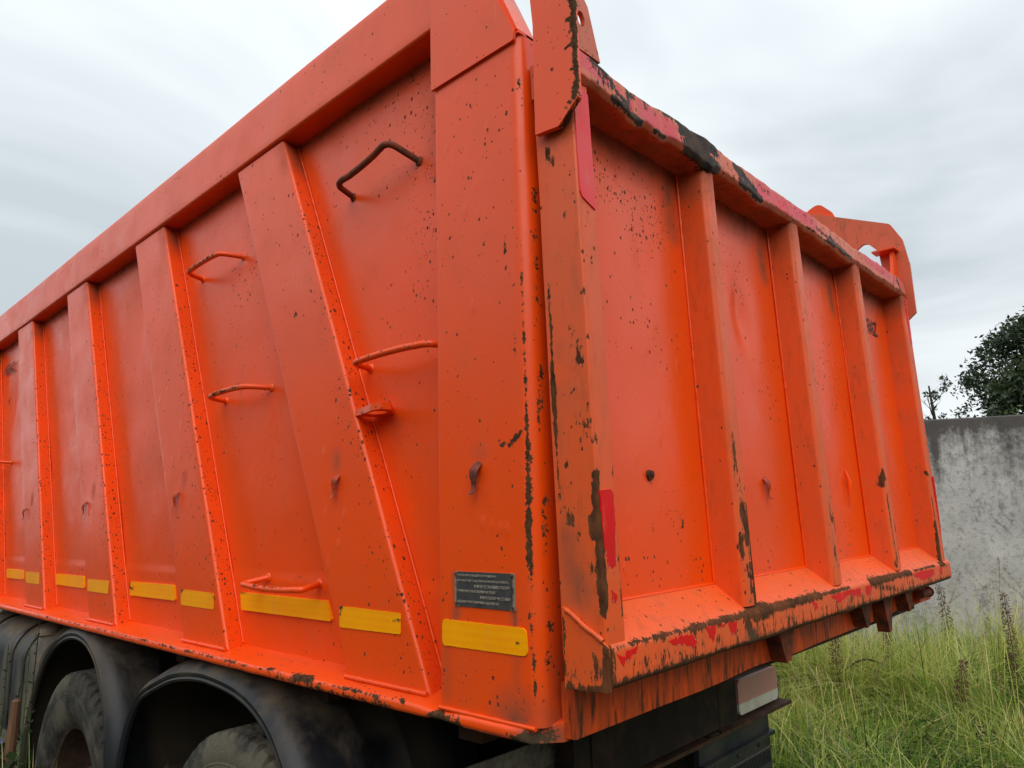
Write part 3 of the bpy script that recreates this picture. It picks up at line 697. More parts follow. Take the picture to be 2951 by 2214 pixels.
def chips(seed, x0, x1, y0, y1, z0, z1, n, r=(.003, .010), l=(.0, .05), st=(.75, 1.2)):
    rs = random.Random(seed); out_ = []
    for _ in range(n):
        x, y, z = rs.uniform(x0, x1), rs.uniform(y0, y1), z0 + (z1 - z0) * rs.random() ** 1.35
        k = rs.uniform(*l) * rs.random()
        out_.append(((x, y, z), (x + (.0 if x0 == x1 else rs.uniform(-.003, .003)), y + rs.uniform(-.003, .003), z + k), rs.uniform(*r), rs.uniform(*st)))
    return out_
# ------------------------------------------------------------------ the tailgate
XF, XP = .157, .073
def lean(co):                                                       # the gate leans forward at its top
    co = co.copy(); co[:, 0] -= .0195 * np.clip(co[:, 2] - 1.48, 0, 5); return co
gate = obj('tailgate', (lambda: MB())().add(
    *(lambda yy, zz_: ([(XP + .0035*mnoise.noise(Vector((5, y*2.3, z*1.9))) + .001*mnoise.noise(Vector((9, y*9, z*7))) - sum(am*math.exp(-(((y-dy)/ry)**2 + ((z-dz)/rz)**2)) for dy, dz, ry, rz, am in
            ((.40, 2.36, .05, .10, .006), (.95, 2.28, .06, .12, .012), (.93, 2.30, .03, .06, .006))), y, z) for z in zz_ for y in yy],
        [(j*len(yy)+i, j*len(yy)+i+1, (j+1)*len(yy)+i+1, (j+1)*len(yy)+i) for j in range(len(zz_)-1) for i in range(len(yy)-1)]))(np.linspace(.05, 2.48, 170), np.linspace(1.50, 2.70, 96))),
    M['paint_gate'], truck, origin=(XP, 1.27, 1.50), disp=lean,
    fields={'wear': [((XP, .395, 2.44), (XP, .398, 2.33), .020, 1.25), ((XP, .94, 2.345), (XP, .948, 2.25), .010, 1.15), ((XP, .35, 1.795), (XP, .35, 1.775), .014, 1.3),
                     ((XP, .352, 1.68), (XP, .355, 1.66), .008, 1.0), ((XP, .548, 1.80), (XP, .56, 1.66), .005, 1.0), ((XP, 1.69, 1.80), (XP, 1.69, 1.78), .012, 1.2),
                     ((XP, .47, 1.70), (XP, .48, 1.66), .012, .8), ((XP, .11, 1.56), (XP, .115, 1.55), .010, 1.0), ((XP, .46, 2.0), (XP, .465, 1.95), .009, .9),
                     ((XP, 1.62, 1.80), (XP, 1.64, 1.775), .012, 1.1), *chips(50, XP, XP, .12, 2.4, 1.55, 2.5, 60, (.003, .007), (0, .03), (.6, 1.0)), ((XP, 1.6, 1.83), (XP, 1.6, 1.68), .004, 1.0)],
            'speck': [((XP-.02, .15, 2.53), (XP-.02, .5, 2.47), .13, 1.1), ((XP-.02, .4, 2.40), (XP-.02, .52, 2.42), .10, .9), ((XP-.02, .8, 2.50), (XP-.02, .95, 2.42), .11, .9),
                      ((XP-.02, 1.4, 2.5), (XP-.02, 1.45, 2.3), .10, .9), ((XP, .45, 1.7), (XP, .5, 1.68), .08, .5)],
            'grime_shade': [((XP-.02, .1, 2.63), (XP-.02, 2.4, 2.63), .11, .85), ((XP-.02, .545, 2.6), (XP-.02, .56, 2.46), .06, .8), ((XP-.02, 1.13, 2.6), (XP-.02, 1.14, 2.46), .05, .8),  # shade under the gate rail and beside the ribs, painted in
                      ((XP-.02, 1.74, 2.6), (XP-.02, 1.75, 2.46), .05, .8)]})
mb = MB().box((XP - .052, .135, 1.40), (XP - .034, 2.405, 2.66)); obj('inner_gate_sheet', mb, M['paint'], gate, origin=(XP - .04, 1.27, 1.4), disp=lean)

def upright(y0, y1, z0, z1, x0, x1, rl, rr, mat, name, fields, parent=gate, taper=None):
    prof = fillet([(x0, y0), (x1, y0), (x1, y1), (x0, y1)], [0, rl, rr, 0], 5)
    prof = subdiv(prof, .012); rings = []
    for z in np.linspace(z0, z1, int((z1 - z0) / .011)):
        rings.append([(p[0] + .0008*mnoise.noise(Vector((p[1]*6, z*5, 3.))), p[1] + .0016*mnoise.noise(Vector((p[0]*6, z*4, 8.+y0))), z) for p in prof])
    mb = MB().sweep(rings)
    o = obj(name, mb, mat, parent, origin=(x1, y0, z0), disp=lean, fields=fields); return o
# side stiles
lw = [((XF, .030, 2.19), (XF, .032, 2.10), .011, 1.25), ((.14, .030, 2.16), (.15, .030, 2.14), .010, .9), ((.15, .030, 2.07), (.15, .031, 2.05), .010, 1.0), ((XF, .034, 1.99), (XF, .034, 1.93), .006, .8),
      ((XF, .034, 1.90), (XF, .036, 1.875), .010, 1.1), ((XF, .04, 1.872), (XF, .085, 1.878), .006, 1.15), ((XF, .085, 1.89), (XF, .085, 1.865), .006, 1.1), ((XF, .085, 1.93), (XF, .088, 1.97), .005, 1.1),
      ((XF, .031, 1.83), (XF, .032, 1.76), .009, .85), ((XF-.006, .030, 1.775), (XF-.010, .030, 1.70), .016, 1.3), ((XF-.014, .030, 1.69), (XF-.010, .030, 1.655), .026, 1.35), ((XF-.006, .030, 1.65), (XF-.006, .030, 1.56), .018, 1.3),
      ((XF-.006, .030, 1.56), (XF-.005, .030, 1.515), .011, 1.25), ((XF, .030, 1.75), (XF, .030, 1.50), .006, 1.0), ((XF, .088, 1.80), (XF, .088, 1.775), .009, 1.2),
      ((XF, .088, 1.75), (XF, .088, 1.60), .006, 1.15), ((XF, .088, 1.6), (XF, .088, 1.5), .005, .9), ((.08, .030, 1.45), (.15, .030, 1.40), .06, .48), ((.11, .03, 2.08), (.12, .03, 2.0), .03, .50),
      ((.11, .03, 1.95), (.13, .03, 1.85), .04, .50), ((.09, .030, 1.70), (.12, .03, 1.6), .05, .50), ((.06, .03, 2.5), (.075, .03, 2.46), .02, .8), ((.050, .030, 2.2), (.056, .03, 1.4), .006, .9)]
lw += chips(1, XF, XF, .030, .034, 1.47, 2.55, 26, (.004, .010)) + chips(2, XF, XF, .085, .090, 1.47, 2.5, 16, (.003, .007)) + chips(3, .055, .15, .030, .030, 1.40, 2.5, 34, (.003, .009), (0, .02), (.6, .95)) + chips(4, XF, XF, .035, .085, 1.47, 2.1, 14, (.003, .007), (0, .02), (.6, 1))
lst = upright(.030, .090, 1.430, 2.70, .050, XF, .006, .004, M['paint_worn'], 'gate_stile', {'wear': lw, 'speck': [((.1, .03, 2.5), (.15, .05, 2.3), .06, .3)],
     'grime_shade': [((.08, .03, 2.54), (.14, .03, 2.54), .05, .8), ((.07, .03, 1.65), (.10, .03, 1.55), .045, .6), ((.06, .03, 1.4), (.13, .03, 1.4), .05, .5)]})  # first capsule paints the shadow below the ear, lower ones are dirt
rst = upright(2.425, 2.495, 1.46, 2.66, .050, XF, .008, .006, M['paint_worn'], 'gate_stile', {'wear': [((XF, 2.43, 1.62), (XF, 2.428, 1.46), .018, 1.35), ((XF, 2.43, 1.8), (XF, 2.43, 1.62), .010, 1.1), ((XF, 2.47, 2.3), (XF, 2.47, 1.9), .02, .62),
    ((XF, 2.49, 2.4), (XF, 2.49, 2.1), .015, .8), ((XF-.02, 2.425, 1.84), (XF, 2.425, 1.82), .014, 1.1)], 'grime_shade': [((.1, 2.42, 2.62), (.15, 2.42, 2.62), .10, .8)]})  # shade below the rail painted on the stile top
mb = MB().box((.050, 2.497, 1.38), (XF - .002, 2.507, 2.64)); obj('gate_end_plate', mb, M['paint_worn'], gate, origin=(.1, 2.5, 1.4), disp=lean)
# three ribs
rw = [[((XF, .63, 2.30), (XF, .632, 2.25), .014, 1.2), ((XF, .632, 2.25), (XF, .652, 2.235), .008, 1.2), ((XF, .652, 2.235), (XF, .665, 2.26), .006, 1.2), ((XF, .66, 2.1), (XF, .66, 2.05), .010, .8), ((XF, .65, 2.0), (XF, .655, 1.98), .012, .75),
       ((XF, .620, 1.90), (XF, .622, 1.80), .020, .80), ((XF, .63, 1.80), (XF, .635, 1.68), .026, .85), ((XF, .64, 1.70), (XF, .655, 1.62), .028, 1.05), ((XF, .655, 1.64), (XF, .662, 1.48), .014, 1.2), ((XF, .612, 1.64), (XF, .612, 1.58), .016, .9),
       ((XF, .665, 1.85), (XF, .668, 1.5), .008, 1.1), ((XF, .63, 1.56), (XF, .64, 1.5), .018, .72), ((XF, .66, 1.50), (XF, .665, 1.455), .024, 1.3)],
      [((XF, 1.205, 2.0), (XF, 1.205, 1.9), .008, .9), ((XF, 1.21, 1.82), (XF, 1.21, 1.80), .012, 1.1), ((XF, 1.25, 1.80), (XF, 1.255, 1.62), .010, 1.05), ((XF, 1.23, 1.72), (XF, 1.24, 1.66), .014, .9), ((XF, 1.235, 1.58), (XF, 1.24, 1.52), .009, 1.0), ((XF, 1.22, 2.2), (XF, 1.22, 2.0), .02, .55)],
      [((XF, 1.815, 2.35), (XF, 1.82, 2.05), .007, 1.0), ((XF, 1.84, 2.15), (XF, 1.85, 1.95), .018, .68), ((XF, 1.812, 1.83), (XF-.02, 1.812, 1.78), .024, 1.3), ((XF, 1.815, 1.8), (XF, 1.83, 1.80), .018, 1.25), ((XF, 1.82, 1.74), (XF, 1.83, 1.5), .010, 1.1), ((XF, 1.85, 1.8), (XF, 1.868, 1.5), .009, .9)]]
for k, (y0, y1) in enumerate(((.606, .668), (1.197, 1.262), (1.812, 1.872))):
    rw[k] += chips(10+k, XF, XF, y0, y0 + .004, 1.47, 2.5, 20, (.004, .010)) + chips(20+k, XF, XF, y1 - .004, y1, 1.47, 2.4, 18, (.003, .009)) + chips(30+k, XF, XF, y0+.01, y1-.01, 1.47, 2.3, 16, (.003, .008), (0, .03), (.6, 1.0)) + chips(40+k, XP+.01, XF-.01, y0, y0, 1.5, 2.4, 10, (.003, .006), (0, .01), (.7, 1))
    r_ = upright(y0, y1, 1.466, 2.645, XP - .01, XF, .013, .007, M['paint_worn'] if k == 0 else M['paint_lip'], 'gate_rib', {'wear': rw[k],
        'speck': [((XF, y0 + .02, 2.6), (XF, y0 + .03, 2.35), .06, .7)], 'grime_shade': [((XP + .02, y0, 2.64), (XF, y0, 2.64), .13, .7)]})  # rib top under the rail: shade put into the colour
    mb = MB(); path = []; rr = []
    for z in np.linspace(1.52, 2.64, 90): path.append((XP + .004, y0 - .002, z)); rr.append(.0038 + .0018 * mnoise.noise(Vector((z*42, k, 0))))
    mb.tube(path, rr, 7); obj('weld_bead', mb, M['paint_gate'], r_, origin=(XP, y0, 1.52), disp=lean, smooth=80)
# bottom lip: sloping ledge, rolled edge, front face
lipw = [((XF+.006, y, 1.452), (XF+.006, y2, 1.452), r, s) for y, y2, r, s in ((.05, .12, .014, .55), (.12, .33, .012, .68), (.33, .62, .016, .95), (.62, .72, .030, 1.3), (.72, 1.06, .020, 1.05), (1.06, 1.3, .012, .8), (1.5, 1.75, .022, 1.1), (1.75, 1.95, .020, 1.0), (2.0, 2.3, .010, .75), (2.38, 2.44, .02, 1.1))]
lipw = [(a, b_, r*1.15, st*1.15) for a, b_, r, st in lipw]
lipw += [((XF+.006, .04, 1.374), (XF+.006, 2.53, 1.378), .030, 1.30), ((XF, .036, 1.45), (XF, .034, 1.38), .018, 1.4), ((XF+.006, .59, 1.43), (XF+.006, .62, 1.38), .03, 1.1), ((XF+.006, .34, 1.44), (XF+.006, .34, 1.38), .009, .9),
         ((XF+.006, 1.5, 1.44), (XF+.006, 1.8, 1.40), .03, .68), ((XF+.006, .14, 1.42), (XF+.006, .15, 1.38), .014, 1.1), ((XF-.04, .668, 1.478), (XF+.006, .68, 1.455), .025, 1.2), ((XF+.006, .1, 1.41), (XF+.006, 2.5, 1.41), .035, .42),
         ((XF-.03, 2.44, 1.475), (XF+.004, 2.47, 1.44), .016, 1.2), ((XF+.006, 1.30, 1.44), (XF+.006, 1.29, 1.38), .010, .9), ((XF+.006, 2.1, 1.44), (XF+.006, 2.2, 1.40), .02, .6)]
rings = []
pr0 = fillet([(XP - .02, 1.522), (XP, 1.520), (XF + .008, 1.452), (XF + .008, 1.380), (XP, 1.372), (XP - .02, 1.40)], [0, 0, .016, .016, 0, 0], 6)
for y in np.arange(.034, 2.541, .0115):
    pr = subdiv(pr0, .011)
    bend = .004 * mnoise.noise(Vector((1, y*2.2, 0))) + .0025 * mnoise.noise(Vector((4, y*9, 0)))
    rings.append([(p[0] + (.0022 * mnoise.noise(Vector((1, y*3.5, 2))) + .0006 * mnoise.noise(Vector((p[1]*12, y*14, 2))) if p[0] > XP + .02 else 0), y, p[1] + (bend if p[1] < 1.42 else bend * .3)) for p in pr])
lip = obj('gate_lip', MB().sweep(rings), M['paint_lip'], gate, origin=(XF, .03, 1.38), fields={'wear': lipw, 'speck': [((XF-.03, .1, 1.48), (XF-.03, 2.4, 1.48), .05, .30), ((XF-.01, .1, 1.46), (XF-.01, 2.4, 1.46), .02, .5)],
    'grime_shade': [((XF+.008, .04, 1.372), (XF+.008, 2.53, 1.376), .024, .9), ((XF+.008, .6, 1.40), (XF+.008, .62, 1.39), .04, .7)]})
# near end plate with its diagonal weld
mb = MB().prism(subdiv([(.056, 1.522), (.150, 1.466), (.160, 1.452), (.160, 1.374), (.056, 1.369)], .012), 'y', .024, .034)
# dense cap replaced by a grid so the wear shows
def grid_quad(p00, p10, p11, p01, nu, nv):
    vs = []; 
    for j in range(nv + 1):
        for i in range(nu + 1):
            u, v = i/nu, j/nv
            vs.append(tuple((1-u)*(1-v)*np.array(p00) + u*(1-v)*np.array(p10) + u*v*np.array(p11) + (1-u)*v*np.array(p01)))
    return vs, [(j*(nu+1)+i, j*(nu+1)+i+1, (j+1)*(nu+1)+i+1, (j+1)*(nu+1)+i) for j in range(nv) for i in range(nu)]
mb.add(*grid_quad((.0565, .0235, 1.3695), (.1595, .0235, 1.3745), (.1595, .0235, 1.452), (.0565, .0235, 1.518), 16, 16))
obj('lip_end_plate', mb, M['paint_worn'], lip, origin=(.1, .03, 1.40), smooth=25, fields={'wear': [((.16, .024, 1.45), (.16, .024, 1.38), .016, 1.3), ((.06, .024, 1.372), (.16, .024, 1.376), .016, 1.0), ((.08, .024, 1.40), (.14, .024, 1.41), .045, .55), ((.058, .024, 1.5), (.058, .024, 1.4), .010, .8), ((.13, .024, 1.44), (.135, .024, 1.40), .010, .9)]})
mb = MB(); path = []; rr = []
for t in np.linspace(0, 1, 30): path.append((.066 + .086*t, .0235, 1.517 - .052*t + .0012*math.sin(t*9))); rr.append(.0052 + .0015 * mnoise.noise(Vector((t*14, 3, 0))))
mb.tube(path, rr, 8); obj('weld_bead', mb, M['paint_worn'], lip, origin=(.1, .02, 1.49), smooth=80)
mb = MB(); path = []; rr = []
for y in np.linspace(.09, 2.43, 200): path.append((XP + .001, y, 1.518)); rr.append(.0045 + .0015 * mnoise.noise(Vector((y*42, 3, 0))))
mb.tube(path, rr, 7); obj('weld_bead', mb, M['paint_gate'], lip, origin=(XP, 1.2, 1.52), smooth=80)

# top rail of the gate: battered, half its skin torn to black steel
rings = []
def low(y):
    z = 2.640
    z -= .022 * math.exp(-((y - .265) / .045)**2) + .014 * math.exp(-((y - .38) / .05)**2) + .016 * math.exp(-((y - .62) / .05)**2) + .010 * math.exp(-((y-.95)/.06)**2) + .008*math.exp(-((y-1.7)/.06)**2)
    return z + .006 * mnoise.noise(Vector((y * 14, 2, 0))) + .005 * mnoise.noise(Vector((y * 45, 2, 6)))
for y in np.arange(.034, 2.50, .007):
    top = 2.722 + .006 * mnoise.noise(Vector((y*3, 0, 4))) + .003 * mnoise.noise(Vector((y*30, 0, 4))) - .010 * math.exp(-((y-.30)/.12)**2)
    xo = .168 + .006 * mnoise.noise(Vector((y * 7, 5, 0))) + .004 * math.exp(-((y-.64)/.06)**2)
    lz = low(y)
    pr = fillet([(.040, 2.640), (xo - .012, lz), (xo, lz + .014), (xo - .004, top - .008), (xo - .014, top), (.040, top)], [0, .006, .008, .006, .004, 0], 3)
    pr = subdiv(pr, .007)
    rings.append([(p[0] - .012 * 0, y, p[1] + .0035 * mnoise.noise(Vector((p[0]*40, y*22, p[1]*40)))) for p in pr]) if len(rings) == 0 or True else None
nmin = min(len(r) for r in rings)
def resamp(r, n):
    r = np.array(r); idx = np.linspace(0, len(r), n, endpoint=False); i0 = np.floor(idx).astype(int); t = (idx - i0)[:, None]
    return [tuple(q) for q in r[i0 % len(r)] * (1-t) + r[(i0+1) % len(r)] * t]
rings = [resamp(r, 66) for r in rings]
xr = .150
tarc = [((xr, y, z), (xr, y2, z2), r, s) for y, z, y2, z2, r, s in
        ((.10, 2.722, .52, 2.716, .030, 1.3), (.18, 2.648, .30, 2.625, .022, 1.25), (.26, 2.628, .40, 2.636, .018, 1.3), (.38, 2.632, .56, 2.625, .018, 1.3), (.50, 2.70, .66, 2.70, .05, 1.3), (.52, 2.66, .66, 2.64, .05, 1.35),
         (.80, 2.70, .92, 2.66, .030, 1.3), (.82, 2.66, .96, 2.64, .026, 1.2), (.24, 2.70, .24, 2.64, .020, 1.1), (.37, 2.71, .38, 2.68, .016, 1.0), (1.40, 2.68, 1.72, 2.66, .020, .95), (1.5, 2.655, 1.76, 2.655, .018, 1.2), (1.28, 2.65, 1.5, 2.65, .012, .9),
         (1.9, 2.65, 2.3, 2.65, .010, .8), (2.26, 2.71, 2.30, 2.66, .012, 1.2), (2.36, 2.71, 2.38, 2.66, .018, 1.3), (.10, 2.70, .16, 2.67, .016, .9), (.15, 2.69, .24, 2.66, .022, .85))]
tarc += [((xr, .1, 2.69), (xr, 2.4, 2.69), .05, .36), ((xr, .1, 2.70), (xr, .6, 2.70), .05, .50), ((xr, .10, 2.722), (xr, .66, 2.716), .034, 1.25), ((xr, .15, 2.70), (xr, .27, 2.69), .026, .85)] + [((xr, y, 2.72), (xr, y + .004, 2.66), .012, 1.15) for y in (.112, .138, .186, .222, .268, .386, .476, 1.214)]
TAPE = [(.045, .108, 2.672, 2.712), (.116, .135, 2.662, 2.695), (.140, .176, 2.670, 2.704), (.196, .212, 2.666, 2.692), (.240, .262, 2.648, 2.694), (.280, .384, 2.646, 2.696),
        (.391, .466, 2.648, 2.696), (.488, .524, 2.652, 2.698), (.935, 1.21, 2.654, 2.706), (1.218, 1.432, 2.662, 2.712), (1.925, 2.26, 2.672, 2.714), (2.31, 2.34, 2.67, 2.71), (2.39, 2.43, 2.665, 2.71)]
def tapef(co):
    out = np.zeros(len(co))
    for a, b_, c, d in TAPE:
        dd = np.minimum(np.minimum(co[:, 1] - a, b_ - co[:, 1]), np.minimum(co[:, 2] - c, d - co[:, 2]))
        out = np.maximum(out, np.clip(.5 + dd / .016, 0, 1))
    return out * (co[:, 0] > .11)
trl = obj('gate_top_rail', MB().sweep(rings), M['paint_rail'], gate, origin=(.15, .03, 2.64), disp=lambda c: lean(c), smooth=40,
    fields={'tar': tarc, 'tape': tapef, 'wear': [*chips(60, xr, xr, .1, 2.45, 2.65, 2.72, 90, (.004, .012), (0, .015), (.6, 1.1)), ((xr, .1, 2.69), (xr, 2.4, 2.69), .05, .30), ((xr, 1.0, 2.72), (xr, 2.4, 2.72), .02, .8), ((xr, 1.0, 2.65), (xr, 2.4, 2.65), .014, .7)], 'speck': [((xr, .7, 2.69), (xr, .8, 2.66), .06, 1.0), ((xr, 1.1, 2.69), (xr, 1.3, 2.66), .05, .6)],
            'grime_shade': [((.10, .15, 2.635), (.10, 2.4, 2.635), .05, .6)]})  # gate rail underside: painted shade

# red tape remnants
def red(poly, x, mat, seed, parent, amp=.0030, wear=None):
    p = subdiv(poly, .0022); rs = random.Random(seed)
    def nz(q, k): return mnoise.noise(Vector((q[0]*95, q[1]*95, k))) * 1.1 + mnoise.noise(Vector((q[0]*330, q[1]*330, k + 5))) * .6
    p = [(q[0] + amp * nz(q, seed), q[1] + 1.3 * amp * nz(q, seed + 40)) for q in p]
    c = np.mean(np.array(p), axis=0)
    bx = (lambda yy: .0022 * mnoise.noise(Vector((1, yy*3.5, 2)))) if parent is lip else (lambda yy: 0)
    mbp = MB().prism(p, 'x', x - .006, x); mbp.v = [(v[0] + bx(v[1]), v[1], v[2]) for v in mbp.v]
    o = obj('tape_remnant', mbp, mat, parent, origin=(x, c[0], c[1]), smooth=None, fields={'wear': wear} if wear else None)
    # curled white glue rim along the lower edge
    lowpts = [q for q in p if q[1] < c[1]][::2]
    if len(lowpts) > 2 and mat is M['tape_r']:
        mb = MB()
        for q, q2 in zip(lowpts[:-1], lowpts[1:]):
            if rs.random() < .30 and math.hypot(q2[0]-q[0], q2[1]-q[1]) < .012:
                w_ = rs.uniform(.0004, .0011); xx_ = x + bx(q[0]) + .0006
                mb.add([(xx_, q[0], q[1] - w_), (xx_, q2[0], q2[1] - w_*.5), (xx_ + .0005, q2[0], q2[1] + w_*.6), (xx_ + .0004, q[0], q[1] + w_)], [(0, 1, 2, 3)])
        if mb.v: obj('peeled_edge', mb, M['white'], o, origin=(x, c[0], c[1]), smooth=None, kind='stuff')
    return o
LX_ = XF + .0086
for k, q in enumerate([[(.048, 1.440), (.075, 1.430), (.078, 1.442), (.117, 1.446), (.112, 1.430), (.098, 1.434), (.088, 1.424), (.074, 1.428), (.066, 1.414)],
    [(.228, 1.439), (.288, 1.442), (.325, 1.439), (.347, 1.422), (.328, 1.410), (.286, 1.426), (.253, 1.427)], [(.387, 1.446), (.436, 1.444), (.429, 1.427), (.416, 1.412), (.402, 1.424)],
    [(.448, 1.440), (.478, 1.444), (.474, 1.438)], [(.492, 1.444), (.536, 1.441), (.523, 1.411), (.504, 1.421)], [(.987, 1.443), (1.027, 1.434), (1.03, 1.420), (1.01, 1.414), (1.0, 1.43)],
    [(1.131, 1.442), (1.206, 1.445), (1.389, 1.443), (1.388, 1.416), (1.273, 1.432), (1.192, 1.414)], [(1.435, 1.443), (1.492, 1.443), (1.492, 1.418), (1.434, 1.414)],
    [(1.964, 1.441), (2.055, 1.446), (2.267, 1.441), (2.256, 1.417), (2.108, 1.409), (2.003, 1.427)], [(2.355, 1.438), (2.396, 1.439), (2.395, 1.412), (2.355, 1.411)]]):
    red(q, LX_, M['tape_r'], k, lip)
def gx(z): return XF - .0195 * (z - 1.48)
red([(.034, 1.745), (.070, 1.748), (.078, 1.740), (.080, 1.68), (.076, 1.645), (.074, 1.60), (.062, 1.594), (.048, 1.600), (.040, 1.64), (.036, 1.70)], gx(1.66) + .0020, M['tape_r'], 31, lst, .0012)
red([(.055, 1.557), (.070, 1.545), (.069, 1.533), (.056, 1.532)], gx(1.54) + .0020, M['tape_r'], 33, lst)
red([(2.475, 1.82), (2.494, 1.82), (2.494, 1.60), (2.484, 1.56)], gx(1.69) + .0035, M['tape_r'], 34, rst)
red([(2.470, 2.63), (2.494, 2.63), (2.494, 2.42), (2.474, 2.42)], gx(2.52) + .0035, M['tape_p'], 35, rst)
# clean upper tape on the left stile
p = fillet([(.034, 2.622), (.072, 2.632), (.086, 2.618), (.087, 2.345), (.042, 2.362), (.035, 2.375)], [.002, .003, .003, .001, .006, .002], 3)
mb = MB().prism(subdiv(p, .02), 'x', XF + .0005, XF + .0030)
obj('reflective_tape', mb, M['tape_p'], lst, origin=(XF, .06, 2.48), disp=lean, smooth=None)
# gate hooks and letters
def gate_hook(y, z, mat, s=1.0):
    mb = hook_mb(0, 0, 0, s)
    mb.v = [(XP - .0195*(z-1.48) - v[1] + .001, y + v[0], z + v[2]) for v in mb.v]
    obj('tarp_hook', mb, mat, gate, origin=(XP, y, z), smooth=50)
gate_hook(.968, 1.795, M['hookpaint'], .9)
gate_hook(2.02, 1.80, M['hookpaint'], .7)
mb = MB().tube([(XP - .004, 1.655, 1.83), (XP + .006, 1.652, 1.79), (XP + .004, 1.648, 1.74), (XP + .002, 1.645, 1.70)], [.003, .008, .004, .0015], 8); obj('bent_pin', mb, M['paint_gate'], gate, origin=(XP, 1.65, 1.8))
mb = MB().tube([(XP - .010, .350, 1.787), (XP + .001, .350, 1.785), (XP + .002, .350, 1.784)], [.013, .012, .004], 10); obj('hook_stub', mb, M['rusty'], gate, origin=(XP, .35, 1.785))
put_text('NEFAZ', .1, (XP - .0195*.97 + .0045, 2.058, 2.437), (0, 1, 0), (0, 0, 1), M['ink'], gate, width=.226, height=.064, bold=.008)

# ear plates that carry the gate
EAR = fillet([(.046, 2.530), (.112, 2.524), (.168, 2.570), (.168, 2.80), (.150, 2.93), (.105, 3.02), (-.10, 3.115), (-.26, 3.19), (-.30, 3.17), (-.30, 2.84), (-.060, 2.84), (-.056, 2.93), (-.010, 2.962), (.042, 2.90), (.050, 2.80)],
             [0, 0, .004, 0, .05, .03, 0, .05, 0, 0, 0, .02, .03, .03, .02], 5)
def ear(y0, side):
    mb = MB().prism(subdiv(EAR, .02), 'y', y0, y0 + .014)
    fields = {'wear': [((.167, y0, 2.90), (.167, y0, 2.60), .015, 1.15), ((.167, y0, 2.70), (.140, y0, 2.695), .008, 1.15), ((.150, y0, 2.76), (.167, y0, 2.76), .010, 1.2), ((.1, y0, 2.665), (.101, y0, 2.664), .007, 1.3),
              ((.167, y0, 2.83), (.167, y0, 2.79), .024, 1.2), ((.165, y0+.01, 2.58), (.115, y0+.01, 2.53), .02, .9), ((.155, y0, 2.64), (.167, y0, 2.635), .009, 1.2), ((.167, y0, 2.61), (.16, y0, 2.575), .014, 1.2)]} if side < 0 else None
    e = obj('gate_ear', mb, M['paint_rail'] if side > 0 else M['paint'], truck, origin=(.1, y0, 2.53), smooth=30)
    if side < 0: densify(e, .014, fields)
    return e
e1 = ear(.008, -1); e2 = ear(2.512, 1)
# flange with the eye, standing on the rail by the near ear
flp = [(.028, 2.60), (.140, 2.715), (.100, 2.852), (.070, 2.872), (.028, 2.875)]
fl_ = [(.028, 2.722), (.138, 2.722), (.100, 2.846), (.085, 2.862), (.028, 2.866)]
mb = ring_plate(fl_, np.array((.072, 2.802)), .0135, .019, .012, 'x', .128)
obj('eye_flange', mb, M['paint_rail'], e1, origin=(.13, .07, 2.72), smooth=30, fields={'speck': [((.13, .09, 2.76), (.13, .11, 2.74), .05, 1.3)], 'wear': [((.14, .03, 2.86), (.14, .03, 2.73), .012, 1.2)]})
mb = MB().prism([(2.43, 2.722), (2.512, 2.722), (2.512, 2.86), (2.47, 2.88)], 'x', .10, .115); obj('eye_flange', mb, M['paint'], e2, origin=(.11, 2.47, 2.72))
mb = MB().box((.03, 2.44, 2.875), (.13, 2.512, 2.883)); obj('ear_gusset', mb, M['paint'], e2, origin=(.08, 2.47, 2.87))
mb = MB().prism([(x, z) for x, z in fillet([(-.30, 2.78), (-.13, 2.80), (-.10, 3.03), (-.155, 3.17), (-.215, 3.235), (-.275, 3.21), (-.30, 3.12)], [0, 0, .02, .04, .04, .03, 0], 5)], 'y', 2.528, 2.54)
obj('corner_plate', mb, M['paint'], truck, origin=(-.2, 2.53, 2.8))

# far side wall, front wall, floor, floor beam: the rest of the box
obj('side_panel', MB().prism(SIDE, 'y', 2.41, 2.435), M['paint'], truck, origin=(-2.8, 2.42, 1.285))
obj('top_rail', MB().box((-5.6, 2.39, 2.995), (-.31, 2.515, 3.19)), M['paint'], truck, origin=(-2.8, 2.45, 3))
obj('corner_post', MB().box((-.283, 2.436, 1.29), (.012, 2.54, 2.806)), M['paint'], truck, origin=(-.14, 2.5, 1.3))
obj('sill', MB().box((-5.6, 2.436, 1.262), (.0, 2.553, 1.30)), M['paint'], truck, origin=(-2.8, 2.5, 1.27))
for xl in rib_x:
    mb = MB(); rings = [[(xl + SL*(z-1.3) + a, b_, z) for a, b_ in ((0, 2.436), (.33, 2.436), (.33, 2.503), (0, 2.503))] for z in (1.301, 2.99)]
    obj('side_rib', mb.sweep(rings), M['paint_rib'], truck, origin=(xl, 2.47, 1.3), smooth=30)
obj('gap_blocker', MB().box((.0125, .108, 1.30), (.0380, .128, 2.72)), M['paint'], truck, origin=(.03, .1, 1.3))  # plates added to stop light leaking through the post gaps
obj('gap_blocker', MB().box((.0125, 2.42, 1.30), (.0300, 2.46, 2.72)), M['paint'], truck, origin=(.03, 2.44, 1.3))
obj('front_wall', MB().box((-5.68, .02, 1.27), (-5.602, 2.52, 3.3)), M['paint'], truck, origin=(-5.64, 1.27, 1.27))
obj('box_floor', MB().box((-5.6, .137, 1.262), (.035, 2.408, 1.284)), M['underbody'], truck, origin=(-2.8, 1.27, 1.27))
rings = []
for y in np.arange(.055, 2.45, .03):
    zb = 1.268 + .010 * mnoise.noise(Vector((0, y*3, 1))) + .018 * (y / 2.4)
    rings.append([(.02, y, 1.268), (.052, y, zb), (.055, y, 1.372), (.02, y, 1.372)])
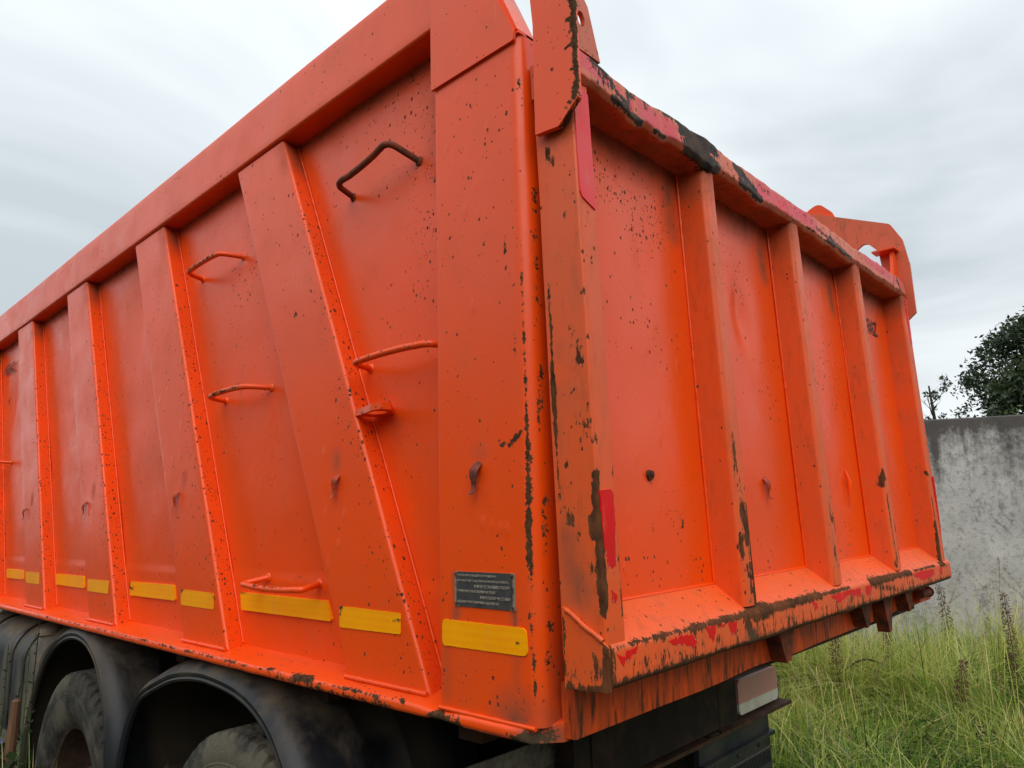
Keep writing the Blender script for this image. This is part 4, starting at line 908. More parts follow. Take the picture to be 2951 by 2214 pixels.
obj('floor_beam', MB().sweep(rings), M['beam'], truck, origin=(.04, 1.27, 1.27), smooth=30)
for y, w2, zb in ((.955, .055, 1.28), (1.63, .06, 1.29), (1.86, .05, 1.245), (2.13, .05, 1.29)):
    mb = MB().prism([(y - w2, 1.371), (y + w2, 1.371), (y + .018, zb), (y - .012, zb - .004)], 'x', .056, .098)
    obj('hinge_lug', mb, M['lug'], truck, origin=(.1, y, 1.3))
mb = MB().tube([(.10, 2.28, 1.335), (.10, 2.40, 1.335), (.10, 2.401, 1.335), (.10, 2.46, 1.330)], [.016, .016, .022, .004], 10); obj('hinge_pin', mb, M['lug'], truck, origin=(.1, 2.4, 1.33))
mb = MB().box((.02, 2.30, 1.30), (.09, 2.46, 1.37)); obj('hinge_block', mb, M['beam'], truck, origin=(.06, 2.4, 1.3))

# ------------------------------------------------------------------ chassis, rear gear
for y0 in (.80, 1.62):
    mb = MB().box((-7.0, y0, .84), (-.50, y0 + .012, 1.10)).box((-7.0, y0 if y0 < 1 else y0 - .07, 1.088), (-.5, y0 + .08 if y0 < 1 else y0 + .012, 1.10)).box((-7.0, y0 if y0 < 1 else y0 - .07, .84), (-.5, y0 + .08 if y0 < 1 else y0 + .012, .852))
    obj('chassis_rail', mb, M['chassis'], truck, origin=(-3.5, y0, .84))
    mb = MB().box((-5.2, y0 - .01, 1.12), (-.45, y0 + .10, 1.255)); obj('subframe_rail', mb, M['underbody'], truck, origin=(-2.5, y0, 1.12))
mb = MB().box((-.56, .72, .86), (-.50, 1.78, 1.10)); obj('rear_crossmember', mb, M['chassis'], truck, origin=(-.53, 1.25, .86))
mb = MB().prism([(-.66, .775), (-.585, .775), (-.585, .79), (-.645, .79), (-.645, .86), (-.66, .86)], 'y', .30, 2.50); obj('lamp_bar', mb, M['rusty'], truck, origin=(-.6, 1.4, .8))
for x in (-.35, -1.0, -2.0, -3.0):
    obj('cross_bearer', MB().box((x - .04, .15, 1.175), (x + .04, 2.39, 1.255)), M['underbody'], truck, origin=(x, 1.27, 1.2))
def lens_mat():
    m, nt, b = new_mat('faded_lamp_lens')
    g = N(nt, 'ShaderNodeNewGeometry'); s = N(nt, 'ShaderNodeSeparateXYZ'); L(nt, g.outputs['Position'], s.inputs[0])
    P = pos(nt)
    c = mixc(nt, rng_(nt, s.outputs[2], .848, .856, 0, 1), (0.72, 0.70, 0.60), (0.60, 0.26, 0.24))
    c = mixc(nt, rng_(nt, noise(nt, P, 12, 5, .6), .4, .7, 0, .45), c, (0.40, 0.32, 0.24))
    L(nt, c, b.inputs['Base Color']); b.inputs['Roughness'].default_value = .35
    wv = math_(nt, 'SINE', math_(nt, 'MULTIPLY', s.outputs[1], 900)); bump(nt, b, wv, .15, .001); return m
lm = lens_mat()
for y0 in (2.02, .14):
    mb = MB().prism(fillet([(y0, .800), (y0 + .42, .800), (y0 + .42, .958), (y0, .958)], .02, 4), 'x', -.69, -.640)
    ln = obj('tail_lamp', mb, M['black_plastic'], truck, origin=(-.66, y0, .8))
    mb = MB().prism(fillet([(y0 + .008, .806), (y0 + .412, .806), (y0 + .412, .952), (y0 + .008, .952)], .022, 4), 'x', -.640, -.618)
    obj('lens', mb, lm, ln, origin=(-.63, y0, .8))
# mudflap hardware below the right lamp: ribbed lens strip in a dark frame
for y0 in (1.72, .10):
    mb = MB().prism(fillet([(y0, .60), (y0 + .66, .60), (y0 + .66, .772), (y0, .772)], [.01, .01, .03, .03], 3), 'x', -.680, -.655)
    fl = obj('mudguard_panel', mb, M['black_plastic'], truck, origin=(-.67, y0, .6))
    mb = MB().prism([(y0 - .005, .655), (y0 + .665, .655), (y0 + .665, .672), (y0 - .005, .672)], 'x', -.654, -.628); obj('ledge', mb, M['black_plastic'], fl, origin=(-.65, y0, .66))
    mb = MB().box((-.675, y0 + .01, .20), (-.650, y0 + .65, .598)); obj('mudflap', mb, M['tank'], fl, origin=(-.66, y0, .2))
    mb = MB()
    for k in range(44): mb.box((-.649, y0 + .03 + k*.0138, .540), (-.643, y0 + .037 + k*.0138, .590))
    obj('grille_slats', mb, M['black_plastic'], fl, origin=(-.65, y0, .54), kind='stuff')
    for yy in (.12, .34, .54):
        mb = MB().tube([(-.655, y0 + yy, .63), (-.648, y0 + yy, .63), (-.646, y0 + yy, .63)], [.012, .011, .004], 8); obj('bolt', mb, M['rusty'], fl, origin=(-.65, y0 + yy, .63))
# licence plate, left
def lp_mat():
    m, nt, b = new_mat('dirty_licence_plate'); P = pos(nt)
    c = mixc(nt, rng_(nt, noise(nt, P, 26, 5, .7), .38, .62), (0.10, 0.078, 0.055), (0.22, 0.19, 0.15)); L(nt, c, b.inputs['Base Color']); b.inputs['Roughness'].default_value = .6; return m
mb = MB().box((-.606, .30, .905), (-.600, .80, 1.012)); lp = obj('licence_plate', mb, lp_mat(), truck, origin=(-.6, .55, .96))
put_text('RUS', .03, (-.5975, .705, .912), (0, 1, 0), (0, 0, 1), M['ink'], lp, width=.052, height=.022)
mb = MB().box((-.5995, .763, .912), (-.5985, .790, .918)); obj('flag_stripe', mb, M['tape_r'], lp, origin=(-.599, .775, .915))
mb = MB().box((-.5995, .763, .9185), (-.5985, .790, .924)); obj('flag_stripe', mb, simple('flag_blue', (.02, .04, .2), (.02, .05, .25), 30), lp, origin=(-.599, .775, .921))
mb = MB().box((-.612, .29, .872), (-.602, .81, .902)); fr = obj('plate_frame', mb, simple('blue_grey_frame', (.10, .13, .17), (.07, .08, .1), 30, .5), lp, origin=(-.6, .55, .88))
put_text('avtocr.ru', .02, (-.600, .700, .876), (0, 1, 0), (0, 0, 1), M['ink'], lp, width=.085, height=.014)

# ------------------------------------------------------------------ wheels
def tyre_mesh():
    R, W = .535, .30
    prof = [(.292, .055), (.300, .036), (.325, .018), (.380, .004), (.430, .000), (.4345, -.0005), (.4355, .0015), (.4400, .0015), (.441, -.0002), (.4455, .0002), (.4465, .0022), (.452, .0022), (.456, .001), (.480, .004), (.497, .008)]
    sh = [(.512, .013), (.523, .018), (.5305, .026)]
    nt_ = 416; tread = [(.026 + (W - .052) * k / 27) for k in range(28)]
    rows = [(r, y, 0) for r, y in prof] + [(r, y, 1) for r, y in sh] + [(R, y, 2) for y in tread] + [(r, W - y, 1) for r, y in sh[::-1]] + [(r, W - y, 0) for r, y in prof[::-1]]
    vs = []; n = len(rows)
    for i in range(nt_):
        a = 2 * PI * i / nt_
        for r, y, k in rows:
            rr, yy = r, y
            u = y / W
            if k >= 1:
                lug = (i % 8) in (0, 1)
                near = min(u, 1 - u)
                if near < .19 and lug and k >= 1:
                    rr = r - (.019 if k == 2 else .014)
                    if k == 1: yy = y + (.005 if u < .5 else -.005)
                if k == 2:
                    zig = .010 * (1 if (i % 26) < 13 else -1)
                    for gk in (.30, .5, .70):
                        if abs(y - (W * gk + zig)) < .0075: rr = r - .016
                    if .22 < u < .78 and (i + int(u * 9) * 6) % 26 in (0, 1): rr = min(rr, r - .010)
                    rr -= .004 * (2 * u - 1) ** 2
            rr += .0008 * math.sin(i * 1.7 + y * 90)
            vs.append((rr * math.cos(a), yy, rr * math.sin(a)))
    fs = []
    for i in range(nt_):
        j = (i + 1) % nt_
        for k in range(n - 1): fs.append((i*n+k, i*n+k+1, j*n+k+1, j*n+k))
    me = bpy.data.meshes.new('tyre'); me.from_pydata(vs, [], fs); me.update()
    me.polygons.foreach_set('use_smooth', [True]*len(me.polygons)); me.set_sharp_from_angle(angle=math.radians(28)); me.materials.append(M['rubber']); return me
def lathe_mesh(name, prof, mat, n=72):
    vs = []; fs = []; m_ = len(prof)
    for i in range(n):
        a = 2*PI*i/n
        for r, y in prof: vs.append((r*math.cos(a), y, r*math.sin(a)))
    for i in range(n):
        j = (i+1) % n
        for k in range(m_-1): fs.append((i*m_+k, i*m_+k+1, j*m_+k+1, j*m_+k))
    me = bpy.data.meshes.new(name); me.from_pydata(vs, [], fs); me.update()
    me.polygons.foreach_set('use_smooth', [True]*len(me.polygons)); me.set_sharp_from_angle(angle=math.radians(35)); me.materials.append(mat); return me
TY = tyre_mesh()
RM = lathe_mesh('rim', [(.306, .052), (.312, .040), (.303, .034), (.290, .040), (.284, .060), (.282, .150), (.270, .172), (.150, .178), (.140, .165), (.120, .160), (.118, .10), (.105, .07), (.0, .066)], M['rim'])
def wheel(x, y, flip=False, name='wheel'):
    e = bpy.data.objects.new(name, None); COL.objects.link(e); attach(e, truck, (x, y, .53)); WORLDLOC[e.name] = Vector((x, y, .53))
    t = bpy.data.objects.new('tyre', TY); COL.objects.link(t); t.parent = e
    r = bpy.data.objects.new('rim', RM); COL.objects.link(r); r.parent = e
    if flip: e.rotation_euler = (0, 0, PI)
    e.rotation_euler[1] = random.uniform(0, 6)
    return e
for x in (-1.27, -2.79):
    wheel(x, .010); wheel(x, .345); wheel(x, 2.53, True); wheel(x, 2.195, True)
    mb = MB().tube([(x, .3, .53), (x, 2.25, .53)], .10, 16); obj('axle', mb, M['chassis'], truck, origin=(x, 1.27, .53))
    mb = MB().box((x - .55, .70, .62), (x + .55, .79, .74)); obj('leaf_spring', mb, M['chassis'], truck, origin=(x, .74, .65))

# fenders: rubber-lipped arches
def fender(path, name, W=.62, skirt=.0):
    """path: outer-lip points (x, z) from front to back; the shell bulges outward (radially) behind the lip"""
    P2 = np.array(path, float); seg = np.r_[0, np.cumsum(np.linalg.norm(np.diff(P2, axis=0), axis=1))]
    t = np.linspace(0, seg[-1], 90)
    X = np.interp(t, seg, P2[:, 0]); Zz = np.interp(t, seg, P2[:, 1])
    for _ in range(6): X[1:-1] = (X[:-2] + 2*X[1:-1] + X[2:]) / 4; Zz[1:-1] = (Zz[:-2] + 2*Zz[1:-1] + Zz[2:]) / 4
    dx = np.gradient(X); dz = np.gradient(Zz); ln = np.hypot(dx, dz); nx_, nz_ = -dz/ln, dx/ln
    prof = [(.000, .006), (.002, -.006), (.010, -.010), (.016, -.006), (.022, -.010), (.030, -.010), (.036, -.004), (.052, .012), (.066, .045), (.072, .09), (.073, .19), (.079, .200), (.080, .215), (.075, .225), (.075, .34), (.081, .35), (.081, .365), (.076, .375), (.074, W), (.066, W), (.066, .10), (.058, .05), (.040, .014), (.020, .002), (.008, .004)]
    rings = []
    for i in range(90): rings.append([(X[i] + nx_[i]*r, y, Zz[i] + nz_[i]*r) for r, y in prof])
    # path runs front->back over the top, outward normal must point up
    return obj(name, MB().sweep(rings), M['fender'], truck, origin=(float(X[45]), .3, float(Zz[45])), smooth=35)
f1 = [(-3.42, .42), (-3.40, .62), (-3.36, .80), (-3.27, .955), (-3.17, 1.065), (-3.02, 1.155), (-2.86, 1.205), (-2.73, 1.215), (-2.60, 1.200), (-2.48, 1.145), (-2.40, 1.065), (-2.34, .95), (-2.30, .83), (-2.27, .65), (-2.26, .42)]
fender(f1, 'fender')
f2 = [(-2.17, .42), (-2.16, .65), (-2.125, .824), (-2.09, .916), (-2.04, 1.00), (-1.975, 1.067), (-1.84, 1.117), (-1.706, 1.163), (-1.58, 1.185), (-1.45, 1.195), (-1.35, 1.190), (-1.24, 1.182), (-1.14, 1.160), (-1.06, 1.125), (-1.0, 1.085), (-.93, 1.00), (-.87, .88), (-.82, .72), (-.79, .42)]
fender(f2, 'fender')
for x in (-1.45, -2.8):
    obj('fender', MB().box((x - .6, 1.95, 1.16), (x + .6, 2.52, 1.18)), M['fender'], truck, origin=(x, 2.2, 1.17))
mb = MB().box((-2.235, .30, 1.0), (-2.195, .62, 1.03)).box((-2.22, .38, .90), (-2.20, .44, 1.26)); obj('fender_bracket', mb, M['fender'], truck, origin=(-2.2, .4, 1))
mb = MB().tube([(-2.23, .24, 1.04), (-2.20, .24, 1.04), (-2.19, .24, 1.04)], [.03, .03, .012], 10); obj('bracket_boss', mb, M['tank'], truck, origin=(-2.2, .24, 1.04))

# fuel tank with straps, filler cap, and the dusty cylinder above
def rounded_box_rings(x0, x1, prof, n=30):
    rings = []
    for k in range(n + 1):
        t = k / n; x = x0 + (x1 - x0)*t; e = min(t, 1 - t) * (x1 - x0)
        s = 1 - max(0, .05 - e)**2 / .05**2 * .10
        c = np.mean(np.array(prof), axis=0)
        rings.append([(x, c[0] + (p[0]-c[0])*s, c[1] + (p[1]-c[1])*s) for p in prof])
    return rings
tprof = fillet([(.03, .56), (.03, 1.16), (.62, 1.24), (.62, .56)], [.14, .17, .05, .05], 9)
tank = obj('fuel_tank', MB().sweep(rounded_box_rings(-4.9, -3.52, tprof)), M['tank'], truck, origin=(-4.2, .3, .56), smooth=50)
for x in (-3.66, -3.90, -4.5):
    tp2 = [(-.006 + p[0] if p[0] < .3 else p[0] + .006, p[1] + (.008 if p[1] > .9 else -.008)) for p in tprof]
    obj('tank_strap', MB().sweep([[(x + d, p[0], p[1]) for p in tp2] for d in (-.018, .018)]), M['fender'], tank, origin=(x, .3, .9), smooth=40)
mb = MB().tube([(-3.60, .12, 1.15), (-3.60, .12, 1.185), (-3.60, .12, 1.19)], [.055, .055, .03], 18); obj('filler_cap', mb, M['beige'], tank, origin=(-3.6, .12, 1.17))
mb = MB().tube([(-5.1, .30, 1.13), (-4.62, .30, 1.13), (-4.58, .30, 1.13)], [.085, .085, .05], 22); obj('air_cylinder', mb, M['beige'], truck, origin=(-4.8, .3, 1.13), smooth=50)
for x in (-4.46, -4.42): obj('hose', MB().tube([(x, .2, 1.26), (x, .2, 1.17), (x+.01, .22, 1.08)], .012, 8), M['beige'], truck, origin=(x, .2, 1.1))

# ------------------------------------------------------------------ vegetation
def veg_mat(name, stops, rough=.6, trans=.25):
    m, nt, b = new_mat(name)
    a = attr(nt, 'tint'); r = N(nt, 'ShaderNodeValToRGB'); L(nt, a, r.inputs[0])
    els = r.color_ramp.elements
    while len(els) < len(stops): els.new(.5)
    for e, (p, c) in zip(els, stops): e.position = p; e.color = (*c, 1)
    L(nt, r.outputs[0], b.inputs['Base Color']); b.inputs['Roughness'].default_value = rough
    t = N(nt, 'ShaderNodeBsdfTranslucent'); L(nt, r.outputs[0], t.inputs[0]); mx = N(nt, 'ShaderNodeMixShader'); mx.inputs[0].default_value = trans
    o = [n for n in nt.nodes if n.type == 'OUTPUT_MATERIAL'][0]
    L(nt, b.outputs[0], mx.inputs[1]); L(nt, t.outputs[0], mx.inputs[2]); L(nt, mx.outputs[0], o.inputs[0]); return m
M['grass'] = veg_mat('grass_blades', [(0, (0.025, 0.044, 0.008)), (.30, (0.080, 0.175, 0.020)), (.56, (0.26, 0.42, 0.052)), (.78, (0.60, 0.62, 0.17)), (.90, (0.82, 0.66, 0.36)), (1.0, (0.17, 0.09, 0.042))], .36, .42)
def blades(x, y, h, wd, lean_, az, tint, segs=4, curl=1.0):
    """vectorised bent grass blades -> verts, faces, tint"""
    n = len(x); t = np.linspace(0, 1, segs + 1)
    dirx, diry = np.cos(az), np.sin(az)
    off = lean_[:, None] * (t[None, :] ** (1.6)) * h[:, None]
    zz = h[:, None] * (t[None, :] - .42 * curl * np.clip(lean_[:, None], 0, 1.3) * t[None, :] ** 2.6)
    px, py = -diry, dirx
    hw = wd[:, None] * (1 - t[None, :] ** 1.7) * .5
    tw = rng.uniform(-.9, .9, n)[:, None]
    V = np.zeros((n, (segs + 1) * 2, 3), np.float32)
    cx = x[:, None] + dirx[:, None]*off; cy = y[:, None] + diry[:, None]*off
    qx = px[:, None]*np.cos(tw) + dirx[:, None]*np.sin(tw); qy = py[:, None]*np.cos(tw) + diry[:, None]*np.sin(tw)
    V[:, 0::2, 0] = cx - qx*hw; V[:, 0::2, 1] = cy - qy*hw; V[:, 0::2, 2] = zz
    V[:, 1::2, 0] = cx + qx*hw; V[:, 1::2, 1] = cy + qy*hw; V[:, 1::2, 2] = zz
    m_ = (segs + 1) * 2
    base = (np.arange(n) * m_)[:, None, None]; k = np.arange(segs)[None, :, None] * 2
    F = (base + k + np.array([0, 1, 3, 2])[None, None, :]).reshape(-1, 4)
    T = np.repeat(tint[:, None], m_, 1) + (t.repeat(2)[None, :] - .5) * .10
    return V.reshape(-1, 3), F, np.clip(T, 0, 1).reshape(-1)
def quick_mesh(name, V, F, T, mat, origin=(0, 0, 0)):
    me = bpy.data.meshes.new(name); V = V - np.array(origin, np.float32)
    me.vertices.add(len(V)); me.vertices.foreach_set('co', V.astype(np.float32).ravel())
    me.loops.add(F.size); me.loops.foreach_set('vertex_index', F.ravel().astype(np.int32))
    me.polygons.add(len(F)); me.polygons.foreach_set('loop_start', np.arange(0, F.size, F.shape[1], dtype=np.int32))
    me.update(calc_edges=True)
    at = me.attributes.new('tint', 'FLOAT', 'POINT'); at.data.foreach_set('value', T.astype(np.float32))
    me.materials.append(mat); return me
def leaf_cloud(cents, rad, per, size, seed, tmean=.4):
    r_ = np.random.default_rng(seed); n = len(cents) * per
    c = np.repeat(np.array(cents), per, 0); rr = np.repeat(np.array(rad), per)
    d = r_.normal(size=(n, 3)); d /= np.linalg.norm(d, axis=1)[:, None]
    p = c + d * (rr * r_.random(n) ** .45)[:, None]
    a = r_.normal(size=(n, 3)); a /= np.linalg.norm(a, axis=1)[:, None]
    b_ = np.cross(a, r_.normal(size=(n, 3))); b_ /= np.linalg.norm(b_, axis=1)[:, None]
    s = size * r_.uniform(.55, 1.3, n)[:, None]
    V = np.stack([p - a*s, p + b_*s*.45, p + a*s, p - b_*s*.45], 1).reshape(-1, 3)
    F = np.arange(n*4).reshape(-1, 4)
    tt = np.repeat(r_.normal(tmean, .16, len(cents)), per) + r_.normal(0, .14, n)
    return V, F, np.clip(np.repeat(tt, 4), 0, 1)
def wall_dist(x, y): return (x - wall_o.x) * WN.x + (y - wall_o.y) * WN.y
def scatter(n, x0, x1, y0, y1, hmin, hmax, clump=1.2):
    x = rng.uniform(x0, x1, n); y = rng.uniform(y0, y1, n)
    d = wall_dist(x, y); ok = (d < -.02)
    x, y = x[ok], y[ok]
    cl = np.array([mnoise.noise(Vector((a*clump, b_*clump, 0))) for a, b_ in zip(x[::1], y[::1])])
    return x, y, cl
parts = []
def add_grass(n, x0, x1, y0, y1, h0, h1, wd=(.004, .010), tmean=.45, keep=None):
    x, y, cl = scatter(n, x0, x1, y0, y1, h0, h1)
    if keep is not None: k = keep(x, y); x, y, cl = x[k], y[k], cl[k]
    m_ = len(x); h = rng.uniform(h0, h1, m_) * (1 + .45*cl)
    ln = np.abs(rng.normal(.80, .55, m_)); az = rng.uniform(0, 2*PI, m_) * .6 + cl * 9
    tt = np.clip(rng.normal(tmean, .20, m_) + .55*cl + .25*np.array([mnoise.noise(Vector((a*6, b_*6, 3))) for a, b_ in zip(x, y)]), 0, .78)
    dry = rng.random(m_) < (.07 + .12*(cl > .22)); tt[dry] = rng.uniform(.80, 1.0, dry.sum())
    parts.append(blades(x, y, h, rng.uniform(wd[0], wd[1], m_), ln, az, tt))
rear = lambda x, y: (x > -3.8)
add_grass(60000, -3.6, 1.6, 3.2, 7.8, .16, .42, (.006, .020), .44)
add_grass(26000, -3.6, 1.6, 3.4, 7.8, .34, .62, (.005, .013), .54)
add_grass(26000, -3.2, 1.4, 5.0, 7.8, .50, 1.02, (.005, .012), .58)
add_grass(14000, -3.5, 3.5, 2.2, 3.4, .12, .30)
add_grass(20000, -7.0, 3.5, -3.0, -.10, .05, .16, (.003, .007), .38, keep=lambda x, y: ~((x > .0) & (y > -2.2)) | (rng.random(len(x)) < .4))
add_grass(7000, -6.0, 1.0, .1, 2.6, .04, .12, (.003, .006), .35)
add_grass(9000, 1.5, 8, -2, 8, .12, .4)
for (V, F, T), nm, lb in zip([tuple(np.concatenate([p[i] + (sum(len(q[0]) for q in parts[:k]) if i == 1 else 0) for k, p in enumerate(parts)]) for i in range(3))], ['grass'], ['long']):
    me = quick_mesh('grass', V, F, T, M['grass']); go = bpy.data.objects.new('grass', me); COL.objects.link(go)
    go['kind'] = 'stuff'; go['label'] = 'long tangled green grass between the truck and the wall'

cents = []; rads = []
for k in range(420):
    x, y = rng.uniform(-3.2, 1.2), rng.uniform(3.8, 7.2)
    if (x - wall_o.x) * WN.x + (y - wall_o.y) * WN.y > -.15 or mnoise.noise(Vector((x*1.3, y*1.3, 5))) < .02: continue
    h_ = rng.uniform(.15, .30) + .10 * (y - 4)
    for z in np.arange(.08, h_, .07): cents.append((x + rng.normal(0, .02), y + rng.normal(0, .02), z)); rads.append(.085)
UG = veg_mat('undergrowth_leaves', [(0, (0.022, 0.036, 0.010)), (.5, (0.060, 0.095, 0.020)), (.8, (0.14, 0.16, 0.04)), (1, (0.16, 0.085, 0.04))], .5, .35)
V, F, T = leaf_cloud(cents, rads, 34, .016, 21, .45)
me = quick_mesh('undergrowth', V, F, T, UG); o = bpy.data.objects.new('undergrowth', me); COL.objects.link(o); o['kind'] = 'stuff'; o['label'] = 'small-leaved dark green weeds mixed into the long grass'

# dry dock stalks, seed grasses: one object each
M['dry'] = veg_mat('dry_weed', [(0, (0.040, 0.022, 0.012)), (.5, (0.13, 0.068, 0.032)), (.8, (0.20, 0.13, 0.075)), (1, (0.42, 0.33, 0.20))], .8, .12)
def tri_tube(path, r0, r1, seed=0):
    mb = MB(); n = len(path); mb.tube(path, [r0 + (r1 - r0)*k/(n-1) for k in range(n)], 4, False); return mb
def finish(name, mb, tint, mat, loc, label, cat, group=None, parent=None):
    V = np.array(mb.v, np.float32)
    me = bpy.data.meshes.new(name); me.from_pydata([tuple(v) for v in V - np.array(loc, np.float32)], [], mb.f); me.update()
    at = me.attributes.new('tint', 'FLOAT', 'POINT'); at.data.foreach_set('value', np.array(tint, np.float32)[:len(V)] if hasattr(tint, '__len__') else np.full(len(V), tint, np.float32))
    me.materials.append(mat)
    o = bpy.data.objects.new(name, me); COL.objects.link(o)
    if parent: attach(o, parent, loc)
    else: o.location = loc; WORLDLOC[o.name] = Vector(loc)
    if label: tag(o, label, cat, group)
    return o
def leafq(mb, p, d, l, w_, roll):
    d = Vector(d).normalized(); u = d.cross(Vector((math.sin(roll), math.cos(roll), .3))).normalized()
    p = Vector(p); m_ = p + d*l*.5 + Vector((0, 0, -l*.06))
    mb.add([p, m_ + u*w_, p + d*l, m_ - u*w_], [(0, 1, 2, 3)])
def dock(x, y, h, label, seed, lean_=(0, 0), dense=1.0, drk=.35):
    rs = random.Random(seed)
    e = empty('dry_dock_plant', (x, y, 0), label, 'weed', 'dry brown weed stalks standing in the long grass')
    path = [(x + lean_[0]*t*t + .01*math.sin(t*7+seed), y + lean_[1]*t*t, h*t) for t in np.linspace(0, 1, 9)]
    mb = tri_tube(path, .006, .002); finish('stem', mb, .45, M['dry'], (x, y, 0), None, None, parent=e)
    mb = MB(); tn = []
    for k in range(int(520*dense)):
        t = rs.uniform(.28, 1.0); i = min(7, int(t*8)); f = t*8 - i
        c = Vector(path[i]).lerp(Vector(path[i+1]), f); r = .045 * (1 - abs(t - .62)*1.3) * rs.uniform(.1, 1)
        a = rs.uniform(0, 2*PI); p = c + Vector((r*math.cos(a), r*math.sin(a), rs.uniform(-.02, .01)))
        d = Vector((math.cos(a)*.5, math.sin(a)*.5, rs.uniform(-1.0, .5))); leafq(mb, p, d, rs.uniform(.010, .028), rs.uniform(.0025, .006), rs.uniform(0, 6))
        tn += [min(1, max(0, rs.gauss(drk, .22)))] * 4
    finish('seed_clusters', mb, tn, M['dry'], (x, y, .3), None, None, parent=e)
    mb = MB(); tn = []
    for k in range(14):
        t = rs.uniform(.1, .75); c = (x + lean_[0]*t*t, y + lean_[1]*t*t, h*t); a = rs.uniform(0, 2*PI); l = rs.uniform(.06, .16)
        pts = [(c[0] + math.cos(a)*l*s, c[1] + math.sin(a)*l*s, c[2] + .05*s - .16*s*s) for s in (0, .33, .66, 1)]
        for j in range(3):
            a0, a1 = Vector(pts[j]), Vector(pts[j+1]); u = Vector((-math.sin(a), math.cos(a), 0)); w0 = .007*(1 - j/3.4); w1 = .007*(1 - (j+1)/3.4)
            mb.add([a0 - u*w0, a0 + u*w0, a1 + u*w1, a1 - u*w1], [(0, 1, 2, 3)]); tn += [.3]*4
    finish('withered_leaves', mb, tn, M['dry'], (x, y, .2), None, None, parent=e)
dock(-1.27, 4.95, .92, 'tall dark brown dried stalk nearest the tail lamp, with a drooping curled leaf', 1, (.02, .0), 1.3, .38)
dock(-1.02, 5.35, .78, 'shorter dried brown stalk, second from the tail lamp, in green grass', 2, (.0, .03), .9, .28)
dock(-.72, 6.05, 1.02, 'dark speckled dried stalk between the second brown stalk and the right edge, near the wall', 3, (-.03, 0), 1.1, .30)
dock(-.22, 5.60, 1.02, 'tallest thin brown dried stalk near the right edge of the photo', 4, (.02, .02), 1.2, .42)
dock(-.46, 4.95, .62, 'low tangled dried weed with pale wisps at the lower right', 5, (.08, 0), 1.5, .55)
dock(-.10, 5.15, .66, 'low dark dried weed at the far right bottom corner', 6, (-.05, 0), 1.4, .25)
# curved dark leaf
mb = MB(); path = [(-1.18 + .30*t, 4.85 + .10*t, .47 + .10*math.sin(t*PI*.9) - .02*t) for t in np.linspace(0, 1, 12)]
mb.tube(path, [.003 + .004*math.sin(t*PI) for t in np.linspace(0, 1, 12)], 4, False)
finish('withered_leaf', mb, .08, M['dry'], (-1.03, 4.9, .5), 'long dark arching dead leaf hanging over grass beside the tallest near stalk', 'leaf')

def seed_grass(x, y, h, az, ln, k):
    rs = random.Random(k)
    e_path = [(x + math.cos(az)*ln*t**2*h, y + math.sin(az)*ln*t**2*h, h*(t - .18*ln*t**3)) for t in np.linspace(0, 1, 10)]
    mb = tri_tube(e_path, .0022, .001); tn = [.85]*len(mb.v)
    for j in range(46):
        t = rs.uniform(.74, 1.0); i = min(8, int(t*9)); c = Vector(e_path[i]).lerp(Vector(e_path[i+1]), t*9 - i)
        a = rs.uniform(0, 2*PI); leafq(mb, c, (math.cos(a)*.5, math.sin(a)*.5, .8), rs.uniform(.012, .026), .0030, rs.uniform(0, 6)); tn += [rs.uniform(.75, 1)]*4
    return mb, tn, e_path
sg = [(-1.62, 4.6, .72, 1.0, .2), (-1.50, 4.75, .80, 2.0, .25), (-1.0, 4.55, .70, .6, .35), (-.80, 4.75, .80, .3, .3), (-1.35, 5.3, .92, .4, .5), (-.6, 5.2, .85, 1.0, .6), (-.35, 5.4, .95, .2, .5), (-1.7, 5.6, 1.0, .5, .5),
      (-1.1, 6.0, 1.05, .3, .5), (-.5, 6.2, 1.10, .2, .6), (-.2, 6.4, 1.2, 2.8, .4), (.0, 6.5, 1.2, 3.0, .3), (-.9, 6.4, 1.15, 1.0, .3), (-.05, 5.9, 1.2, .4, .7), (-2.0, 6.0, 1.0, .3, .5), (.15, 6.2, 1.3, 2.9, .5), (-.45, 6.6, 1.25, 1.5, .2), (-1.3, 6.3, 1.1, 2.5, .3)]
for k, (x, y, h, az, ln) in enumerate(sg):
    mb, tn, _ = seed_grass(x, y, h, az, ln, k + 40)
    finish('seed_grass', mb, tn, M['dry'], (x, y, 0), 'pale straw-coloured seed head on a thin stalk above the green grass', 'grass stalk', 'straw-coloured seed heads in the long grass')

